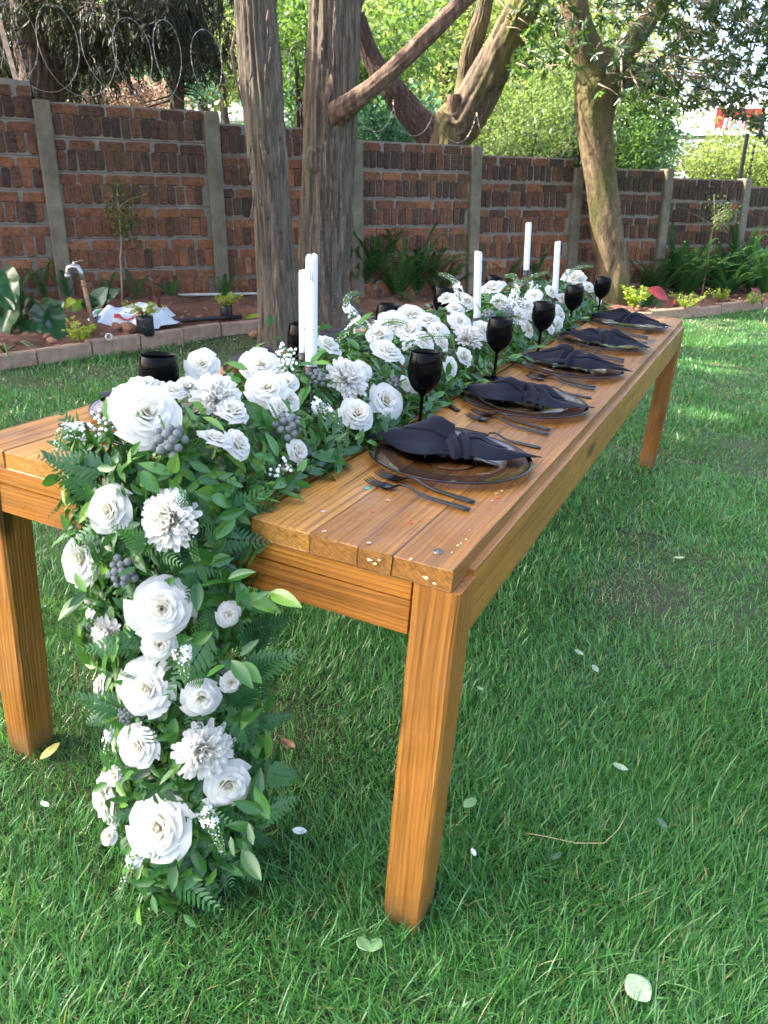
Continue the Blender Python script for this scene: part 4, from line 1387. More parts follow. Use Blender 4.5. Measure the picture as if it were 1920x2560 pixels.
def leg(cx0, cy0, name='leg'):
    mb = MB()
    rows = 14
    vs = []
    for j in range(rows + 1):
        t = j / rows; z = -.012 + (AT + .012) * t
        w = lw * (.93 + .07 * min(1, t * 3)) if j else lw * .86
        for k, (sx, sy) in enumerate(((-1, -1), (1, -1), (1, 1), (-1, 1))):
            for q in (0, 1):
                ch = .006
                if q == 0: dx, dy = (sx * (w / 2 - ch), sy * w / 2) if k in (1, 3) else (sx * w / 2, sy * (w / 2 - ch))
                else: dx, dy = (sx * w / 2, sy * (w / 2 - ch)) if k in (1, 3) else (sx * (w / 2 - ch), sy * w / 2)
                vs.append((cx0 + lw / 2 + dx + random.uniform(-.0008, .0008), cy0 + lw / 2 + dy + random.uniform(-.0008, .0008), z + (random.uniform(-.003, .004) if j == 0 else 0)))
    n = 8
    fs = [(j * n + k, j * n + (k + 1) % n, (j + 1) * n + (k + 1) % n, (j + 1) * n + k) for j in range(rows) for k in range(n)]
    fs += [tuple(range(n - 1, -1, -1)), tuple(rows * n + k for k in range(n))]
    mb.add(vs, fs)
    return mb.build(name, M_WZ, table, smooth=False)


leg(0, 0); leg(TW - lw, 0); leg(0, TL - lw); leg(TW - lw, TL - lw)
mb = MB(); mb.lathe([(.001, .0035), (.003, .0035), (.0034, .0015), (.0075, .0025), (.008, 0)], 14); o = mb.build('bolt_head', M_RUST, table); o.location = (.985, .052, TH)
def fleck(x, y, r, mat, z=TH + .0012, face='top'):
    n = 9; ph = random.random() * 6; r *= .62
    pts = [(math.cos(2 * math.pi * k / n) * r * random.uniform(.4, 1.15), math.sin(2 * math.pi * k / n) * r * random.uniform(.35, 1.0)) for k in range(n)]
    mb = MB()
    if face == 'top': vs = [(x + a, y + b_ * 1.5, z) for a, b_ in pts] + [(x + a * .8, y + b_ * 1.2, z + .0007) for a, b_ in pts]
    else: vs = [(x + a, -.0035 - .002, z + b_ * .6) for a, b_ in pts] + [(x + a * .8, -.0072, z + b_ * .45) for a, b_ in pts]
    fs = [(k, (k + 1) % n, n + (k + 1) % n, n + k) for k in range(n)] + [tuple(range(n, 2 * n))]
    if face != 'top': fs = [f[::-1] for f in fs]
    mb.add(vs, fs)
    mb.build('paint_fleck', mat, table, smooth=False)
for x, y, r in ((.905, .13, .006), (.83, .135, .004), (.89, .155, .003), (.915, .148, .004), (.925, .165, .003), (.995, .33, .006), (.99, .29, .003), (.985, .62, .004)): fleck(x, y, r, M_REDPAINT)
fleck(.772, .235, .012, M_TEALPAINT)
for x, y, r in ((.99, .37, .007), (.985, .35, .006), (.99, .31, .005), (.76, .09, .009), (.83, .2, .007), (1.0, .42, .005), (.2, .28, .009), (.17, .2, .006), (.06, .35, .008), (.87, .66, .005), (1.005, .06, .004), (1.0, .16, .004), (.88, .02, .008), (.80, .02, .007), (.9, .9, .006), (.96, 1.25, .007), (1.0, 1.7, .008)): fleck(x, y, r, M_GREYPAINT)
for x, y, r in ((1.004, .09, .004), (1.008, .12, .003), (1.006, .10, .003), (.96, .004, .004)): fleck(x, y, r, M_PALEPAINT)
for x, r, dz in ((.895, .010, .016), (.905, .007, .012), (.99, .009, .012), (1.005, .006, .006), (.912, .006, .020)): fleck(x, 0, r, M_PALEPAINT, TH - .018 + dz - .012, 'front')

# ================================================================== PLACE SETTINGS
PY = [.48, 1.03, 1.57, 2.11, 2.70]
PYL = [.38, .88, 1.37, 1.87, 2.42]
RS = ['nearest the camera', 'second from the camera', 'third from the camera', 'fourth from the camera', 'at the far end']
def side(i, right): return f"{RS[i]} on the {'lawn' if right else 'wall'} side"

# charger plates
mb = MB()
mb.lathe([(.001, .004), (.055, .004), (.104, .0045), (.112, .0075), (.118, .0125)][::-1], 64)
plate_me = mb.mesh('charger_plate_glass', M_PLATE)
mb = MB()
mb.lathe([(.160, .0160), (.1665, .0170), (.1695, .0166), (.1690, .0140), (.1640, .0128), (.160, .0136)][::-1], 64)
rim_me = mb.mesh('charger_plate_rim', M_RIM)
mb = MB(); mb.lathe([(.118, .0125), (.130, .0140), (.160, .0160)][::-1], 64); brim_me = mb.mesh('charger_plate_brim', M_BRIM)
mb = MB(); mb.lathe([(.050, .0002), (.056, .0002), (.0565, .004), (.050, .004)], 48); foot_me = mb.mesh('charger_plate_foot', M_PLATE)


def plate(x, y, label):
    t = empty('charger_plate', mat=on_table(x, y, TH + .001), label=label, cat='plate', group='smoky glass charger plates')
    link('dish', plate_me, t); link('brim', brim_me, t); link('rim', rim_me, t); link('foot_ring', foot_me, t)


def napkin_mesh(seed):
    """twisted cloth lying on a plate: two cones of cloth drawn together in a pleated middle"""
    rs = random.Random(seed)
    mb = MB()
    for sgn in (-1, 1):
        tl = rs.uniform(.168, .182); bend = rs.uniform(-.035, .035)
        p1, p2, p3 = rs.uniform(0, 6), rs.uniform(0, 6), rs.uniform(0, 6)
        fat = rs.uniform(.85, 1.2) if sgn < 0 else rs.uniform(.7, 1.05)
        pe = rs.uniform(1.7, 2.4) if (sgn < 0) == (seed % 3 > 0) else rs.uniform(.95, 1.25)
        hump = rs.uniform(.35, .62); flat_ = rs.uniform(.9, 1.25)
        def fn(u, v):
            t = v
            prof = max(0, 1 - t ** pe) ** .85
            w = (.049 * prof * fat * (.55 + .45 * min(1, t * 3.2)) + .006) * flat_ * (1 + .16 * math.sin(6 * t + p3))
            h = (.035 * prof * fat * (.82 + .18 * min(1, t * 4)) + .010 * math.exp(-((t - hump * .5) / .14) ** 2)) + .004
            a = (u - .5) * 2                       # -1 back hem .. 1 front hem
            ridge = max(0, 1 - abs(a) ** 1.25)
            k = (1 - t) ** 1.3
            fold = (.42 * k + .12) * (math.sin(5.5 * a + p1 + 1.8 * t) + .5 * math.sin(11 * a + p2 - 3.0 * t))
            crease = .16 * (1 - t) * max(0, 1 - abs((a - .35 - .5 * t) / .16)) - .12 * (1 - t) * max(0, 1 - abs((a + .30 + .3 * t) / .14))
            z = h * max(0, ridge * (1 + fold * .55 + crease) ) + .0035 + .004 * (1 - ridge) * (1 + math.sin(7 * t + p3 + a))
            y = -a * w * (1.08 + .16 * fold) + bend * t * t + .016 * math.sin(3.3 * t + p1) * t
            x = sgn * (.004 + tl * t * (1 - .10 * abs(a) + .07 * math.sin(4 * a + p2) * t))
            return (x, y, z)
        mb.grid(fn, 34, 34)
        # second, upper layer folded over part of the cone
        q1, q2 = rs.uniform(-.5, .1), rs.uniform(.35, .6); e1 = rs.uniform(.55, .8)
        def fn2(u, v):
            a = q1 + (q2 - q1) * u * (1 - .55 * v); t = v * e1
            x, y, z = fn((a + 1) / 2, t)
            lift = .009 * math.sin(math.pi * u) ** .5 * (1 - v ** 2) + .0035
            return (x, y - .004 * (1 - v), z + lift)
        mb.grid(fn2, 14, 18)
    q1, q2, lean = rs.uniform(0, 6), rs.uniform(0, 6), rs.uniform(-.5, .5)
    def kn(u, v):
        th = math.pi * (u * 1.1 - .05)
        s = (v - .5)
        bul = max(0, 1 - (2 * abs(s)) ** 2.2)
        cre = .009 * math.sin(s * 19 + q1 + 1.3 * math.sin(th * 1.5 + q2)) * (.4 + .6 * bul)
        r = .017 + .015 * bul + cre
        x = s * (.080 + .02 * math.sin(th)) + lean * .075 * math.cos(th) + .006 * math.sin(th * 2 + q1)
        return (x, math.cos(th) * (r + .010), max(.0035, math.sin(th) * (r + .012) ))
    mb.grid(kn, 30, 30)
    return mb.mesh('napkin', M_NAPKIN)


NAPM = [napkin_mesh(s) for s in (2, 5, 9, 14, 23, 31, 37, 44, 52, 60)]
SOLID = {}
def napkin(i, x, y, rz, label):
    o = link('napkin', NAPM[i])
    o.matrix_world = on_table(x, y, TH + .0125, rz)
    md = o.modifiers.new('cloth_thickness', 'SOLIDIFY'); md.thickness = .0022; md.offset = 0
    sb_ = o.modifiers.new('smooth', 'SUBSURF'); sb_.levels = 1; sb_.render_levels = 1
    tag(o, label, 'napkin', 'folded navy napkins on glass plates')


for i, y in enumerate(PY):
    plate(.845, y - .01, 'round smoky glass charger with dark rim, ' + side(i, True))
    plate(.192, PYL[i], 'round smoky glass charger with dark rim, ' + side(i, False))
    napkin(i, .845, y - .005 + (.02, .0, .03, .0, .01)[i], (.30, .18, -.08, -.12, .10)[i] + .02, 'navy cloth napkin twisted on the glass plate ' + side(i, True))
    napkin(i + 5, .175, PYL[i] - .02, random.uniform(-.35, .35), 'navy cloth napkin twisted on the glass plate ' + side(i, False))

# goblets
mb = MB()
mb.lathe([(.001, .0), (.034, .0), (.036, .0015), (.030, .004), (.014, .007), (.0055, .012), (.0042, .02), (.0040, .060), (.0046, .075), (.010, .082), (.021, .090), (.031, .103), (.0375, .120), (.0395, .136), (.0385, .155), (.0345, .1775), (.0340, .1785), (.0333, .1778),
          (.0370, .155), (.0380, .136), (.0360, .120), (.029, .104), (.019, .093), (.001, .088)], 40)
goblet_me = mb.mesh('goblet', M_BLACKGLASS)
for i, (x, y) in enumerate(((.700, .653), (.682, 1.27), (.690, 1.74), (.656, 2.36), (.672, 2.88))):
    o = link('wine_goblet', goblet_me); o.matrix_world = on_table(x, y, TH + .001, i)
    tag(o, 'glossy black stemmed goblet ' + side(i, True), 'glass', 'black wine goblets')
for i, (x, y) in enumerate(((.302, .225), (.325, .745), (.335, 1.24), (.300, 1.80), (.305, 2.38))):
    o = link('wine_goblet', goblet_me); o.matrix_world = on_table(x, y, TH + .001, i * 2)
    tag(o, 'glossy black goblet rising behind the flowers, ' + side(i, False), 'glass', 'black wine goblets')


# cutlery (length along +x, head at -x)
def handle(mb, x0, x1, z0=.006):
    pts, n = [], 16
    for k in range(n + 1):
        t = k / n; x = x0 + (x1 - x0) * t
        w = .0032 + .0052 * t ** 1.3 * (1 if t < .97 else .75); h = .0032 + .0008 * t
        z = z0 + .010 * math.exp(-((t - .12) / .16) ** 2) - .002 * t
        pts.append((x, w, h, z))
    vs = []
    m = 10
    for x, w, h, z in pts:
        for k in range(m):
            a = 2 * math.pi * k / m; vs.append((x, math.cos(a) * w, z + math.sin(a) * h * .7))
    fs = [(j * m + k, (j + 1) * m + k, (j + 1) * m + (k + 1) % m, j * m + (k + 1) % m) for j in range(n) for k in range(m)] + [tuple(range(m)), tuple(range((n + 1) * m - 1, n * m - 1, -1))]
    mb.add(vs, fs)


def fork_mesh():
    mb = MB(); handle(mb, -.042, .105)
    def pan(u, v):
        x = -.042 - .030 * v; w = .0038 + .0098 * min(1, (v * 1.6)) ** .7
        return (x, (u - .5) * 2 * w, .0105 - .007 * math.sin(v * 2.2) + .0015 * (2 * u - 1) ** 2)
    for dz in (0, -.0018):
        mb.grid(lambda u, v, dz=dz: (pan(u, v)[0], pan(u, v)[1], pan(u, v)[2] + dz), 8, 6)
    for k in range(4):
        y = (k - 1.5) * .0074
        mb.tube([(-.070, y, .0048), (-.085, y, .0042), (-.098, y * 1.02, .0062), (-.108, y * 1.02, .0098)], [.0020, .0019, .0016, .0008], 6)
    return mb.mesh('fork', M_BLACKMETAL)


def knife_mesh():
    mb = MB(); handle(mb, -.01, .115, .004)
    vs = []
    for x, w, h in ((-.01, .0035, .0032), (-.03, .009, .002), (-.09, .0095, .0015), (-.115, .006, .0012), (-.122, .0015, .001)):
        vs += [(x, -w, .004), (x, w, .004), (x, w, .004 + h), (x, -w, .004 + h)]
    mb.add(vs, [(q * 4 + k, q * 4 + (k + 1) % 4, (q + 1) * 4 + (k + 1) % 4, (q + 1) * 4 + k) for q in range(4) for k in range(4)] + [(3, 2, 1, 0), (16, 17, 18, 19)])
    return mb.mesh('knife', M_BLACKMETAL)


def spoon_mesh():
    mb = MB(); handle(mb, -.042, .095)
    def bowl(u, v):
        a = math.pi * v
        x = -.042 - .044 * (1 - math.cos(a)) / 2
        w = .0135 * math.sin(a) ** .8 + .0012
        y = (2 * u - 1) * w
        return (x, y, .0105 - .0075 * math.sin(a) * (1 - (2 * u - 1) ** 2) - .001)
    mb.grid(bowl, 10, 14); mb.grid(lambda u, v: (bowl(u, v)[0], bowl(u, v)[1], bowl(u, v)[2] - .0012), 10, 14)
    return mb.mesh('spoon', M_BLACKMETAL)


FORK, KNIFE, SPOON = fork_mesh(), knife_mesh(), spoon_mesh()
def cutlery(name, me, x, y, rz, label, group):
    o = link(name, me); o.matrix_world = on_table(x, y, TH + .0005, rz)
    tag(o, label, name, group)
fy = [.27, .825, 1.365, 1.865, 2.44]
for i, y in enumerate(fy):
    cutlery('fork', FORK, .862, y + .022, -.15, 'black fork closer to its plate, ' + side(i, True), 'black forks')
    cutlery('fork', FORK, .866, y - .022, -.10, 'black fork further from its plate, ' + side(i, True), 'black forks')
    cutlery('knife', KNIFE, .868, PY[i] + .205, -.06, 'black knife tucked behind the plate ' + side(i, True), 'black knives')
    cutlery('spoon', SPOON, .655, PY[i] + .43 if i == 0 else PY[i] + .03, 1.45 - (2.2 if i == 0 else 0), 'small dark dessert spoon beside the flowers ' + side(i, True), 'dark dessert spoons')
    cutlery('knife', KNIFE, .182, PYL[i] - .215, math.pi - .15, 'black knife with handle to the table edge ' + side(i, False), 'black knives')
    cutlery('spoon', SPOON, .186, PYL[i] - .184, math.pi - .12, 'black spoon with handle to the table edge ' + side(i, False), 'black spoons')

# candles in black holders
def candle(x, y, cup, top, label, i, lean=-2.0):
    h = cup - TH
    x = x - h * math.sin(R(lean))
    M = on_table(x, y, TH)
    T_ = Matrix.Rotation(R(lean), 4, 'Y')
    t = empty('candle_holder', mat=M, label='black iron holder under ' + label, cat='candle holder', group='black candle holders')
    mb = MB()
    for a in range(4):
        r_ = Matrix.Rotation(a * math.pi / 2 + .3, 4, 'Z')
        mb.box((-.052, -.052, .001), (.052, -.046, .006), 0, r_)
    mb.box((-.048, -.003, .001), (.048, .003, .006), 0, Matrix.Rotation(.3, 4, 'Z'))
    mb.build('base', M_BLACKMATT, t, smooth=False)
    mb = MB(); mb.tube([(0, 0, .003), (0, 0, h - .03)], .0032, 10); mb.build('stem', M_BLACKMATT, t, T_)
    mb = MB(); mb.lathe([(.001, h - .034), (.0135, h - .033), (.0142, h - .03), (.0142, h), (.0128, h), (.0126, h - .02), (.001, h - .02)], 24); mb.build('cup', M_BLACKMATT, t, T_)
    c = empty('candle', mat=M @ T_ @ Matrix.Translation((0, 0, h - .018)), label=label, cat='candle', group='white dinner candles')
    l = top - cup + .018
    mb = MB(); mb.lathe([(.001, 0), (.0122, 0), (.0125, .03), (.0126, l * .5), (.0123, l - .008), (.0118, l - .002), (.0105, l + .0006), (.007, l - .002), (.001, l - .004)], 28)
    for k, v in enumerate(mb.v):
        a = math.atan2(v[1], v[0])
        if v[2] > l - .009: mb.v[k] = (v[0], v[1], v[2] + .0022 * math.sin(a + i * 2) + .0007 * math.sin(5 * a + i))
    mb.build('wax', M_CANDLE, c)
    rs = random.Random(i); mb = MB()                       # a few runs of wax
    for k in range(3):
        a = rs.uniform(0, 6.28); z1 = l - rs.uniform(.0, .01); z0 = z1 - rs.uniform(.02, .07); r_ = .0124
        mb.tube([(math.cos(a) * r_, math.sin(a) * r_, z1), (math.cos(a + .04) * r_, math.sin(a + .04) * r_, (z0 + z1) / 2), (math.cos(a + .02) * (r_ + .0004), math.sin(a + .02) * (r_ + .0004), z0)], [.0012, .0011, .0018], 6)
    mb.build('wax_drips', M_CANDLE, c)
    mb = MB(); mb.tube([(0, 0, l - .005), (.0004, 0, l + .002), (.0018, .0008, l + .006)], .0008, 6); mb.build('wick', M_BLACKMATT, c)


candle(.52, .452, .914, 1.138, 'tall white candle standing nearest the camera', 0, -2.0)
candle(.405, .62, .90, 1.086, 'white candle half hidden behind the nearest one', 1, -2.4)
candle(.50, 1.60, .880, 1.092, 'white candle standing alone in the middle of the flowers', 2, -5.5)
candle(.40, 2.52, .965, 1.158, 'white candle in the tallest holder, far wall side', 3, -5.2)
candle(.545, 2.50, .880, 1.096, 'white candle at the far end with a rounded tip', 4, -5.6)

# ================================================================== FLOWER GARLAND
FLOWERS = [
    ('rose', 0.497, -0.036, 0.903, 0.16, -0.34, 0.93, 0.047),
    ('rose', 0.417, 0.001, 0.912, -0.15, -0.01, 0.99, 0.03),
    ('rose', 0.391, 0.076, 0.907, -0.25, 0.0, 0.97, 0.03),
    ('rose', 0.358, 0.295, 0.908, 0.16, -0.55, 0.82, 0.032),
    ('rose', 0.464, 0.07, 0.914, 0.03, 0.0, 1.0, 0.022),
    ('rose', 0.561, 0.1, 0.89, 0.44, 0.0, 0.9, 0.033),
    ('rose', 0.597, -0.005, 0.875, 0.43, 0.51, 0.75, 0.023),
    ('rose', 0.609, 0.043, 0.857, 0.69, 0.0, 0.72, 0.027),
    ('rose', 0.544, 0.236, 0.899, 0.36, 0.0, 0.93, 0.034),
    ('rose', 0.543, 0.304, 0.898, 0.36, 0.0, 0.93, 0.028),
    ('rose', 0.472, 0.331, 0.914, 0.06, 0.0, 1.0, 0.031),
    ('rose', 0.579, 0.263, 0.881, 0.52, 0.0, 0.85, 0.02),
    ('rose', 0.587, 0.211, 0.875, 0.57, 0.0, 0.82, 0.025),
    ('rose', 0.64, 0.183, 0.817, 0.89, 0.0, 0.45, 0.026),
    ('chrys', 0.524, 0.114, 0.905, 0.28, 0.0, 0.96, 0.052),
    ('chrys', 0.464, 0.108, 0.914, 0.03, 0.0, 1.0, 0.026),
    ('rose', 0.469, 0.616, 0.914, 0.05, 0.0, 1.0, 0.03),
    ('rose', 0.633, 0.431, 0.828, 0.84, 0.0, 0.54, 0.039),
    ('rose', 0.634, 0.574, 0.827, 0.85, 0.0, 0.53, 0.033),
    ('rose', 0.577, 0.563, 0.882, 0.52, 0.0, 0.86, 0.024),
    ('rose', 0.554, 0.754, 0.893, 0.41, 0.0, 0.91, 0.036),
    ('rose', 0.496, 0.834, 0.911, 0.16, 0.0, 0.99, 0.038),
    ('rose', 0.456, 1.017, 0.915, 0.0, 0.0, 1.0, 0.038),
    ('rose', 0.511, 0.982, 0.908, 0.22, 0.0, 0.98, 0.033),
    ('rose', 0.565, 0.965, 0.889, 0.45, 0.0, 0.89, 0.029),
    ('rose', 0.583, 1.044, 0.878, 0.54, 0.0, 0.84, 0.028),
    ('rose', 0.426, 1.211, 0.913, -0.11, 0.0, 0.99, 0.034),
    ('rose', 0.496, 1.161, 0.911, 0.16, 0.0, 0.99, 0.032),
    ('rose', 0.545, 1.112, 0.898, 0.36, 0.0, 0.93, 0.026),
    ('rose', 0.361, 1.68, 0.906, -0.36, 0.0, 0.93, 0.035),
    ('rose', 0.446, 1.6, 0.915, -0.04, 0.0, 1.0, 0.035),
    ('rose', 0.483, 1.42, 0.913, 0.11, 0.0, 0.99, 0.029),
    ('rose', 0.543, 1.293, 0.899, 0.35, 0.0, 0.94, 0.031),
    ('rose', 0.627, 1.112, 0.839, 0.79, 0.0, 0.61, 0.03),
    ('rose', 0.631, 0.995, 0.831, 0.83, 0.0, 0.56, 0.022),
    ('rose', 0.594, 1.373, 0.87, 0.6, 0.0, 0.8, 0.036),
    ('rose', 0.626, 0.704, 0.839, 0.79, 0.0, 0.61, 0.017),
    ('rose', 0.635, 0.736, 0.825, 0.86, 0.0, 0.51, 0.018),
    ('rose', 0.362, 2.194, 0.903, -0.36, 0.0, 0.93, 0.041),
    ('rose', 0.593, 1.762, 0.871, 0.6, 0.0, 0.8, 0.029),
    ('rose', 0.523, 1.776, 0.905, 0.27, 0.0, 0.96, 0.03),
    ('chrys', 0.58, 0.494, 0.88, 0.53, 0.0, 0.85, 0.053),
    ('chrys', 0.593, 1.236, 0.871, 0.6, 0.0, 0.8, 0.049),
    ('rose', 0.607, 1.384, 0.859, 0.68, 0.0, 0.74, 0.026),
    ('rose', 0.59, 1.786, 0.874, 0.58, 0.0, 0.81, 0.028),
    ('rose', 0.609, 1.877, 0.859, 0.68, 0.0, 0.73, 0.029),
    ('rose', 0.63, 1.753, 0.834, 0.82, 0.0, 0.58, 0.025),
    ('rose', 0.577, 1.926, 0.882, 0.51, 0.0, 0.86, 0.026),
    ('rose', 0.554, 2.371, 0.894, 0.4, 0.0, 0.91, 0.026),
    ('rose', 0.596, 2.394, 0.869, 0.61, 0.0, 0.79, 0.032),
    ('rose', 0.631, 2.219, 0.833, 0.82, 0.0, 0.57, 0.032),
    ('rose', 0.645, 2.015, 0.809, 0.92, 0.0, 0.39, 0.025),
    ('rose', 0.644, 2.148, 0.807, 0.92, 0.0, 0.38, 0.026),
    ('rose', 0.528, 2.951, 0.904, 0.29, 0.0, 0.96, 0.053),
    ('rose', 0.593, 2.932, 0.872, 0.59, 0.0, 0.81, 0.024),
    ('rose', 0.641, 2.963, 0.816, 0.89, 0.0, 0.45, 0.025),
    ('rose', 0.535, 1.775, 0.901, 0.32, 0.0, 0.95, 0.029),
    ('rose', 0.465, 1.598, 0.915, 0.04, 0.0, 1.0, 0.028),
    ('rose', 0.542, 2.132, 0.899, 0.35, 0.0, 0.94, 0.025),
    ('rose', 0.501, -0.127, 0.779, -0.06, -0.97, 0.25, 0.035),
    ('rose', 0.596, -0.13, 0.635, 0.35, -0.93, 0.12, 0.044),
    ('rose', 0.597, -0.141, 0.573, 0.31, -0.94, 0.12, 0.031),
    ('rose', 0.579, -0.153, 0.49, 0.16, -0.98, 0.11, 0.038),
    ('rose', 0.454, -0.124, 0.427, -0.64, -0.77, -0.04, 0.023),
    ('rose', 0.657, -0.123, 0.48, 0.61, -0.78, 0.14, 0.028),
    ('rose', 0.686, -0.085, 0.498, 0.81, -0.57, 0.14, 0.02),
    ('rose', 0.675, -0.074, 0.619, 0.82, -0.55, 0.14, 0.016),
    ('rose', 0.567, -0.166, 0.374, -0.01, -1.0, 0.09, 0.034),
    ('rose', 0.7, -0.113, 0.309, 0.76, -0.64, 0.14, 0.037),
    ('rose', 0.502, -0.153, 0.27, -0.52, -0.86, -0.01, 0.022),
    ('rose', 0.475, -0.157, 0.204, -0.67, -0.74, -0.04, 0.035),
    ('rose', 0.489, -0.15, 0.168, -0.67, -0.74, -0.04, 0.022),
    ('rose', 0.611, -0.177, 0.227, 0.15, -0.98, 0.1, 0.051),
    ('rose', 0.485, -0.168, 0.128, -0.11, -0.88, 0.46, 0.017),
    ('rose', 0.408, -0.1, 0.656, -0.67, -0.74, -0.05, 0.035),
    ('chrys', 0.595, -0.108, 0.778, 0.41, -0.86, 0.29, 0.053),
    ('chrys', 0.494, -0.144, 0.562, -0.27, -0.96, 0.04, 0.033),
    ('chrys', 0.668, -0.13, 0.378, 0.61, -0.78, 0.14, 0.055),
    ('berries', 0.562, -0.059, 0.875, 0.28, -0.51, 0.81, 0.03),
    ('berries', 0.614, 0.19, 0.851, 0.72, 0.0, 0.69, 0.028),
    ('berries', 0.533, -0.137, 0.687, 0.04, -1.0, 0.09, 0.026),
    ('berries', 0.56, 0.398, 0.891, 0.43, 0.0, 0.9, 0.02),
    ('berries', 0.619, 0.641, 0.847, 0.75, 0.0, 0.66, 0.019),
    ('berries', 0.561, 1.511, 0.891, 0.44, 0.0, 0.9, 0.024),
    ('berries', 0.544, -0.161, 0.426, -0.11, -0.99, 0.07, 0.015),
    ('berries', 0.574, 1.691, 0.884, 0.5, 0.0, 0.87, 0.02),
]
SPIKES = [
    [[0.41, -0.086, 0.879], [0.389, -0.108, 0.879], [0.385, -0.119, 0.862], [0.389, -0.132, 0.825]],
    [[0.606, -0.107, 0.825], [0.628, -0.112, 0.779], [0.653, -0.119, 0.725]],
    [[0.468, 0.14, 0.916], [0.506, 0.172, 0.921], [0.545, 0.183, 0.863]],
    [[0.599, 0.322, 0.872], [0.637, 0.336, 0.851], [0.673, 0.34, 0.798]],
    [[0.362, 1.025, 0.903], [0.326, 1.013, 0.934], [0.308, 1.01, 0.963], [0.315, 1.017, 0.984], [0.333, 1.028, 0.993]],
    [[0.418, 0.934, 0.912], [0.467, 0.963, 0.937], [0.517, 0.986, 0.933]],
    [[0.545, 0.873, 0.9], [0.594, 0.899, 0.924], [0.661, 0.929, 0.93]],
    [[0.449, 1.564, 0.915], [0.433, 1.567, 0.973], [0.404, 1.561, 1.003], [0.369, 1.55, 1.01]],
    [[0.544, 1.831, 0.899], [0.568, 1.85, 0.983], [0.65, 1.879, 1.025]],
    [[0.504, 2.808, 0.91], [0.518, 2.815, 0.946], [0.566, 2.828, 0.973], [0.623, 2.841, 0.982]],
    [[0.425, -0.109, 0.562], [0.433, -0.131, 0.524], [0.449, -0.145, 0.486]],
    [[0.635, -0.141, 0.575], [0.658, -0.16, 0.529]],
    [[0.47, -0.137, 0.342], [0.481, -0.167, 0.303]],
    [[0.682, -0.157, 0.272], [0.711, -0.164, 0.246], [0.736, -0.175, 0.221]],
    [[0.567, -0.186, 0.159], [0.568, -0.218, 0.135], [0.574, -0.258, 0.102]],
    [[0.583, 1.734, 0.88], [0.576, 1.75, 0.999], [0.538, 1.74, 1.009]],
    [[0.361, 1.008, 0.923], [0.313, 0.974, 0.865], [0.269, 0.942, 0.807]],
]

garland = empty('flower_garland', mat=TABLE, label='white rose and greenery garland running down the table and hanging to the grass', cat='garland')


def rose_mesh(seed, openness=1.0):
    rs = random.Random(seed)
    mb = MB()
    layers = [(3, .10, .52, 1.5), (3, .19, .56, 1.25), (4, .30, .56, 1.02), (5, .43, .50, .86), (5, .58, .42, .86), (6, .74, .27, .84), (6, .90, .08, .82)]
    base = rs.uniform(0, 6)
    for li, (n, r, h, hw) in enumerate(layers):
        r *= openness if li > 3 else 1
        for k in range(n):
            ph = base + li * 1.9 + 2 * math.pi * k / n + rs.uniform(-.15, .15)
            rr = r * rs.uniform(.93, 1.08); hh = h * rs.uniform(.92, 1.06)
            curl = .16 + .10 * li / 6 + rs.uniform(-.04, .08); p1 = rs.uniform(0, 6); tip = rs.uniform(.02, .12) * (li > 2)
            def fn(u, v, ph=ph, rr=rr, hh=hh, hw=hw, curl=curl, p1=p1, tip=tip, li=li):
                uu = 2 * u - 1
                a = ph + uu * hw * (.55 + .45 * math.sin(math.pi * min(.78, v * .78 + .12)))
                edge = max(0, v - .62) / .38
                R_ = rr * (.16 + .84 * v ** .75) * (1 + .10 * uu * (1 if li % 2 else -1)) + curl * rr * edge ** 2 * (1.1 - .5 * abs(uu)) + (.03 * li * edge * max(0, abs(uu) - .55))
                z = -.38 + (hh + .38) * v ** .85 - curl * .75 * edge ** 2.2 * (.55 + .09 * li) + .022 * math.sin(3 * uu + p1) * v + tip * edge * (1 - abs(uu)) - .12 * abs(uu) ** 3 * v
                return (R_ * math.cos(a), R_ * math.sin(a), z)
            mb.grid(fn, 6, 6)
    return mb.mesh('rose', [M_ROSE])


def chrys_mesh(seed):
    rs = random.Random(seed)
    mb = MB()
    n = 175
    for k in range(n):
        t = k / n
        a = k * 2.39996
        el = math.radians(86 - 84 * t ** .85) + rs.uniform(-.12, .12)
        l = (.42 + .58 * t ** .6) * rs.uniform(.88, 1.1)
        w = .085 + .075 * t
        ax = Vector((math.cos(a) * math.cos(el), math.sin(a) * math.cos(el), math.sin(el)))
        sd = Vector((-math.sin(a), math.cos(a), 0)); up = sd.cross(ax) * -1
        if up.z < 0: up = -up
        tw = rs.uniform(-.4, .4)
        sd2 = sd * math.cos(tw) + up * math.sin(tw); up2 = up * math.cos(tw) - sd * math.sin(tw)
        inc = .45 * (1 - t) - .10 * t + rs.uniform(-.1, .1)
        o = Vector((0, 0, -.25))
        def fn(u, v):
            uu = 2 * u - 1
            ww = w * (math.sin(math.pi * (v * .80 + .12)) ** .55)
            p = o + ax * (l * v) + sd2 * (uu * ww) + up2 * (l * inc * v * v + ww * .7 * uu * uu)
            return p
        mb.grid(fn, 2, 5)
    return mb.mesh('chrysanthemum', [M_CHRYS])


ROSES = [rose_mesh(s, o) for s, o in ((1, 1.0), (4, .95), (8, 1.08), (11, .82), (17, 1.0), (21, .9), (29, 1.12), (35, .76))]
CHRYS = [chrys_mesh(s) for s in (3, 6)]
mb = MB()
def sph(mb, c, r, nu=10, nv=7):
    mb.lathe([(max(.0001, r * math.sin(math.pi * k / nv)), -r * math.cos(math.pi * k / nv)) for k in range(nv + 1)], nu, 0, Matrix.Translation(c))
sph(mb, (0, 0, 0), .26, 14, 10)
BERRYM = mb.mesh('berry', M_BERRY)

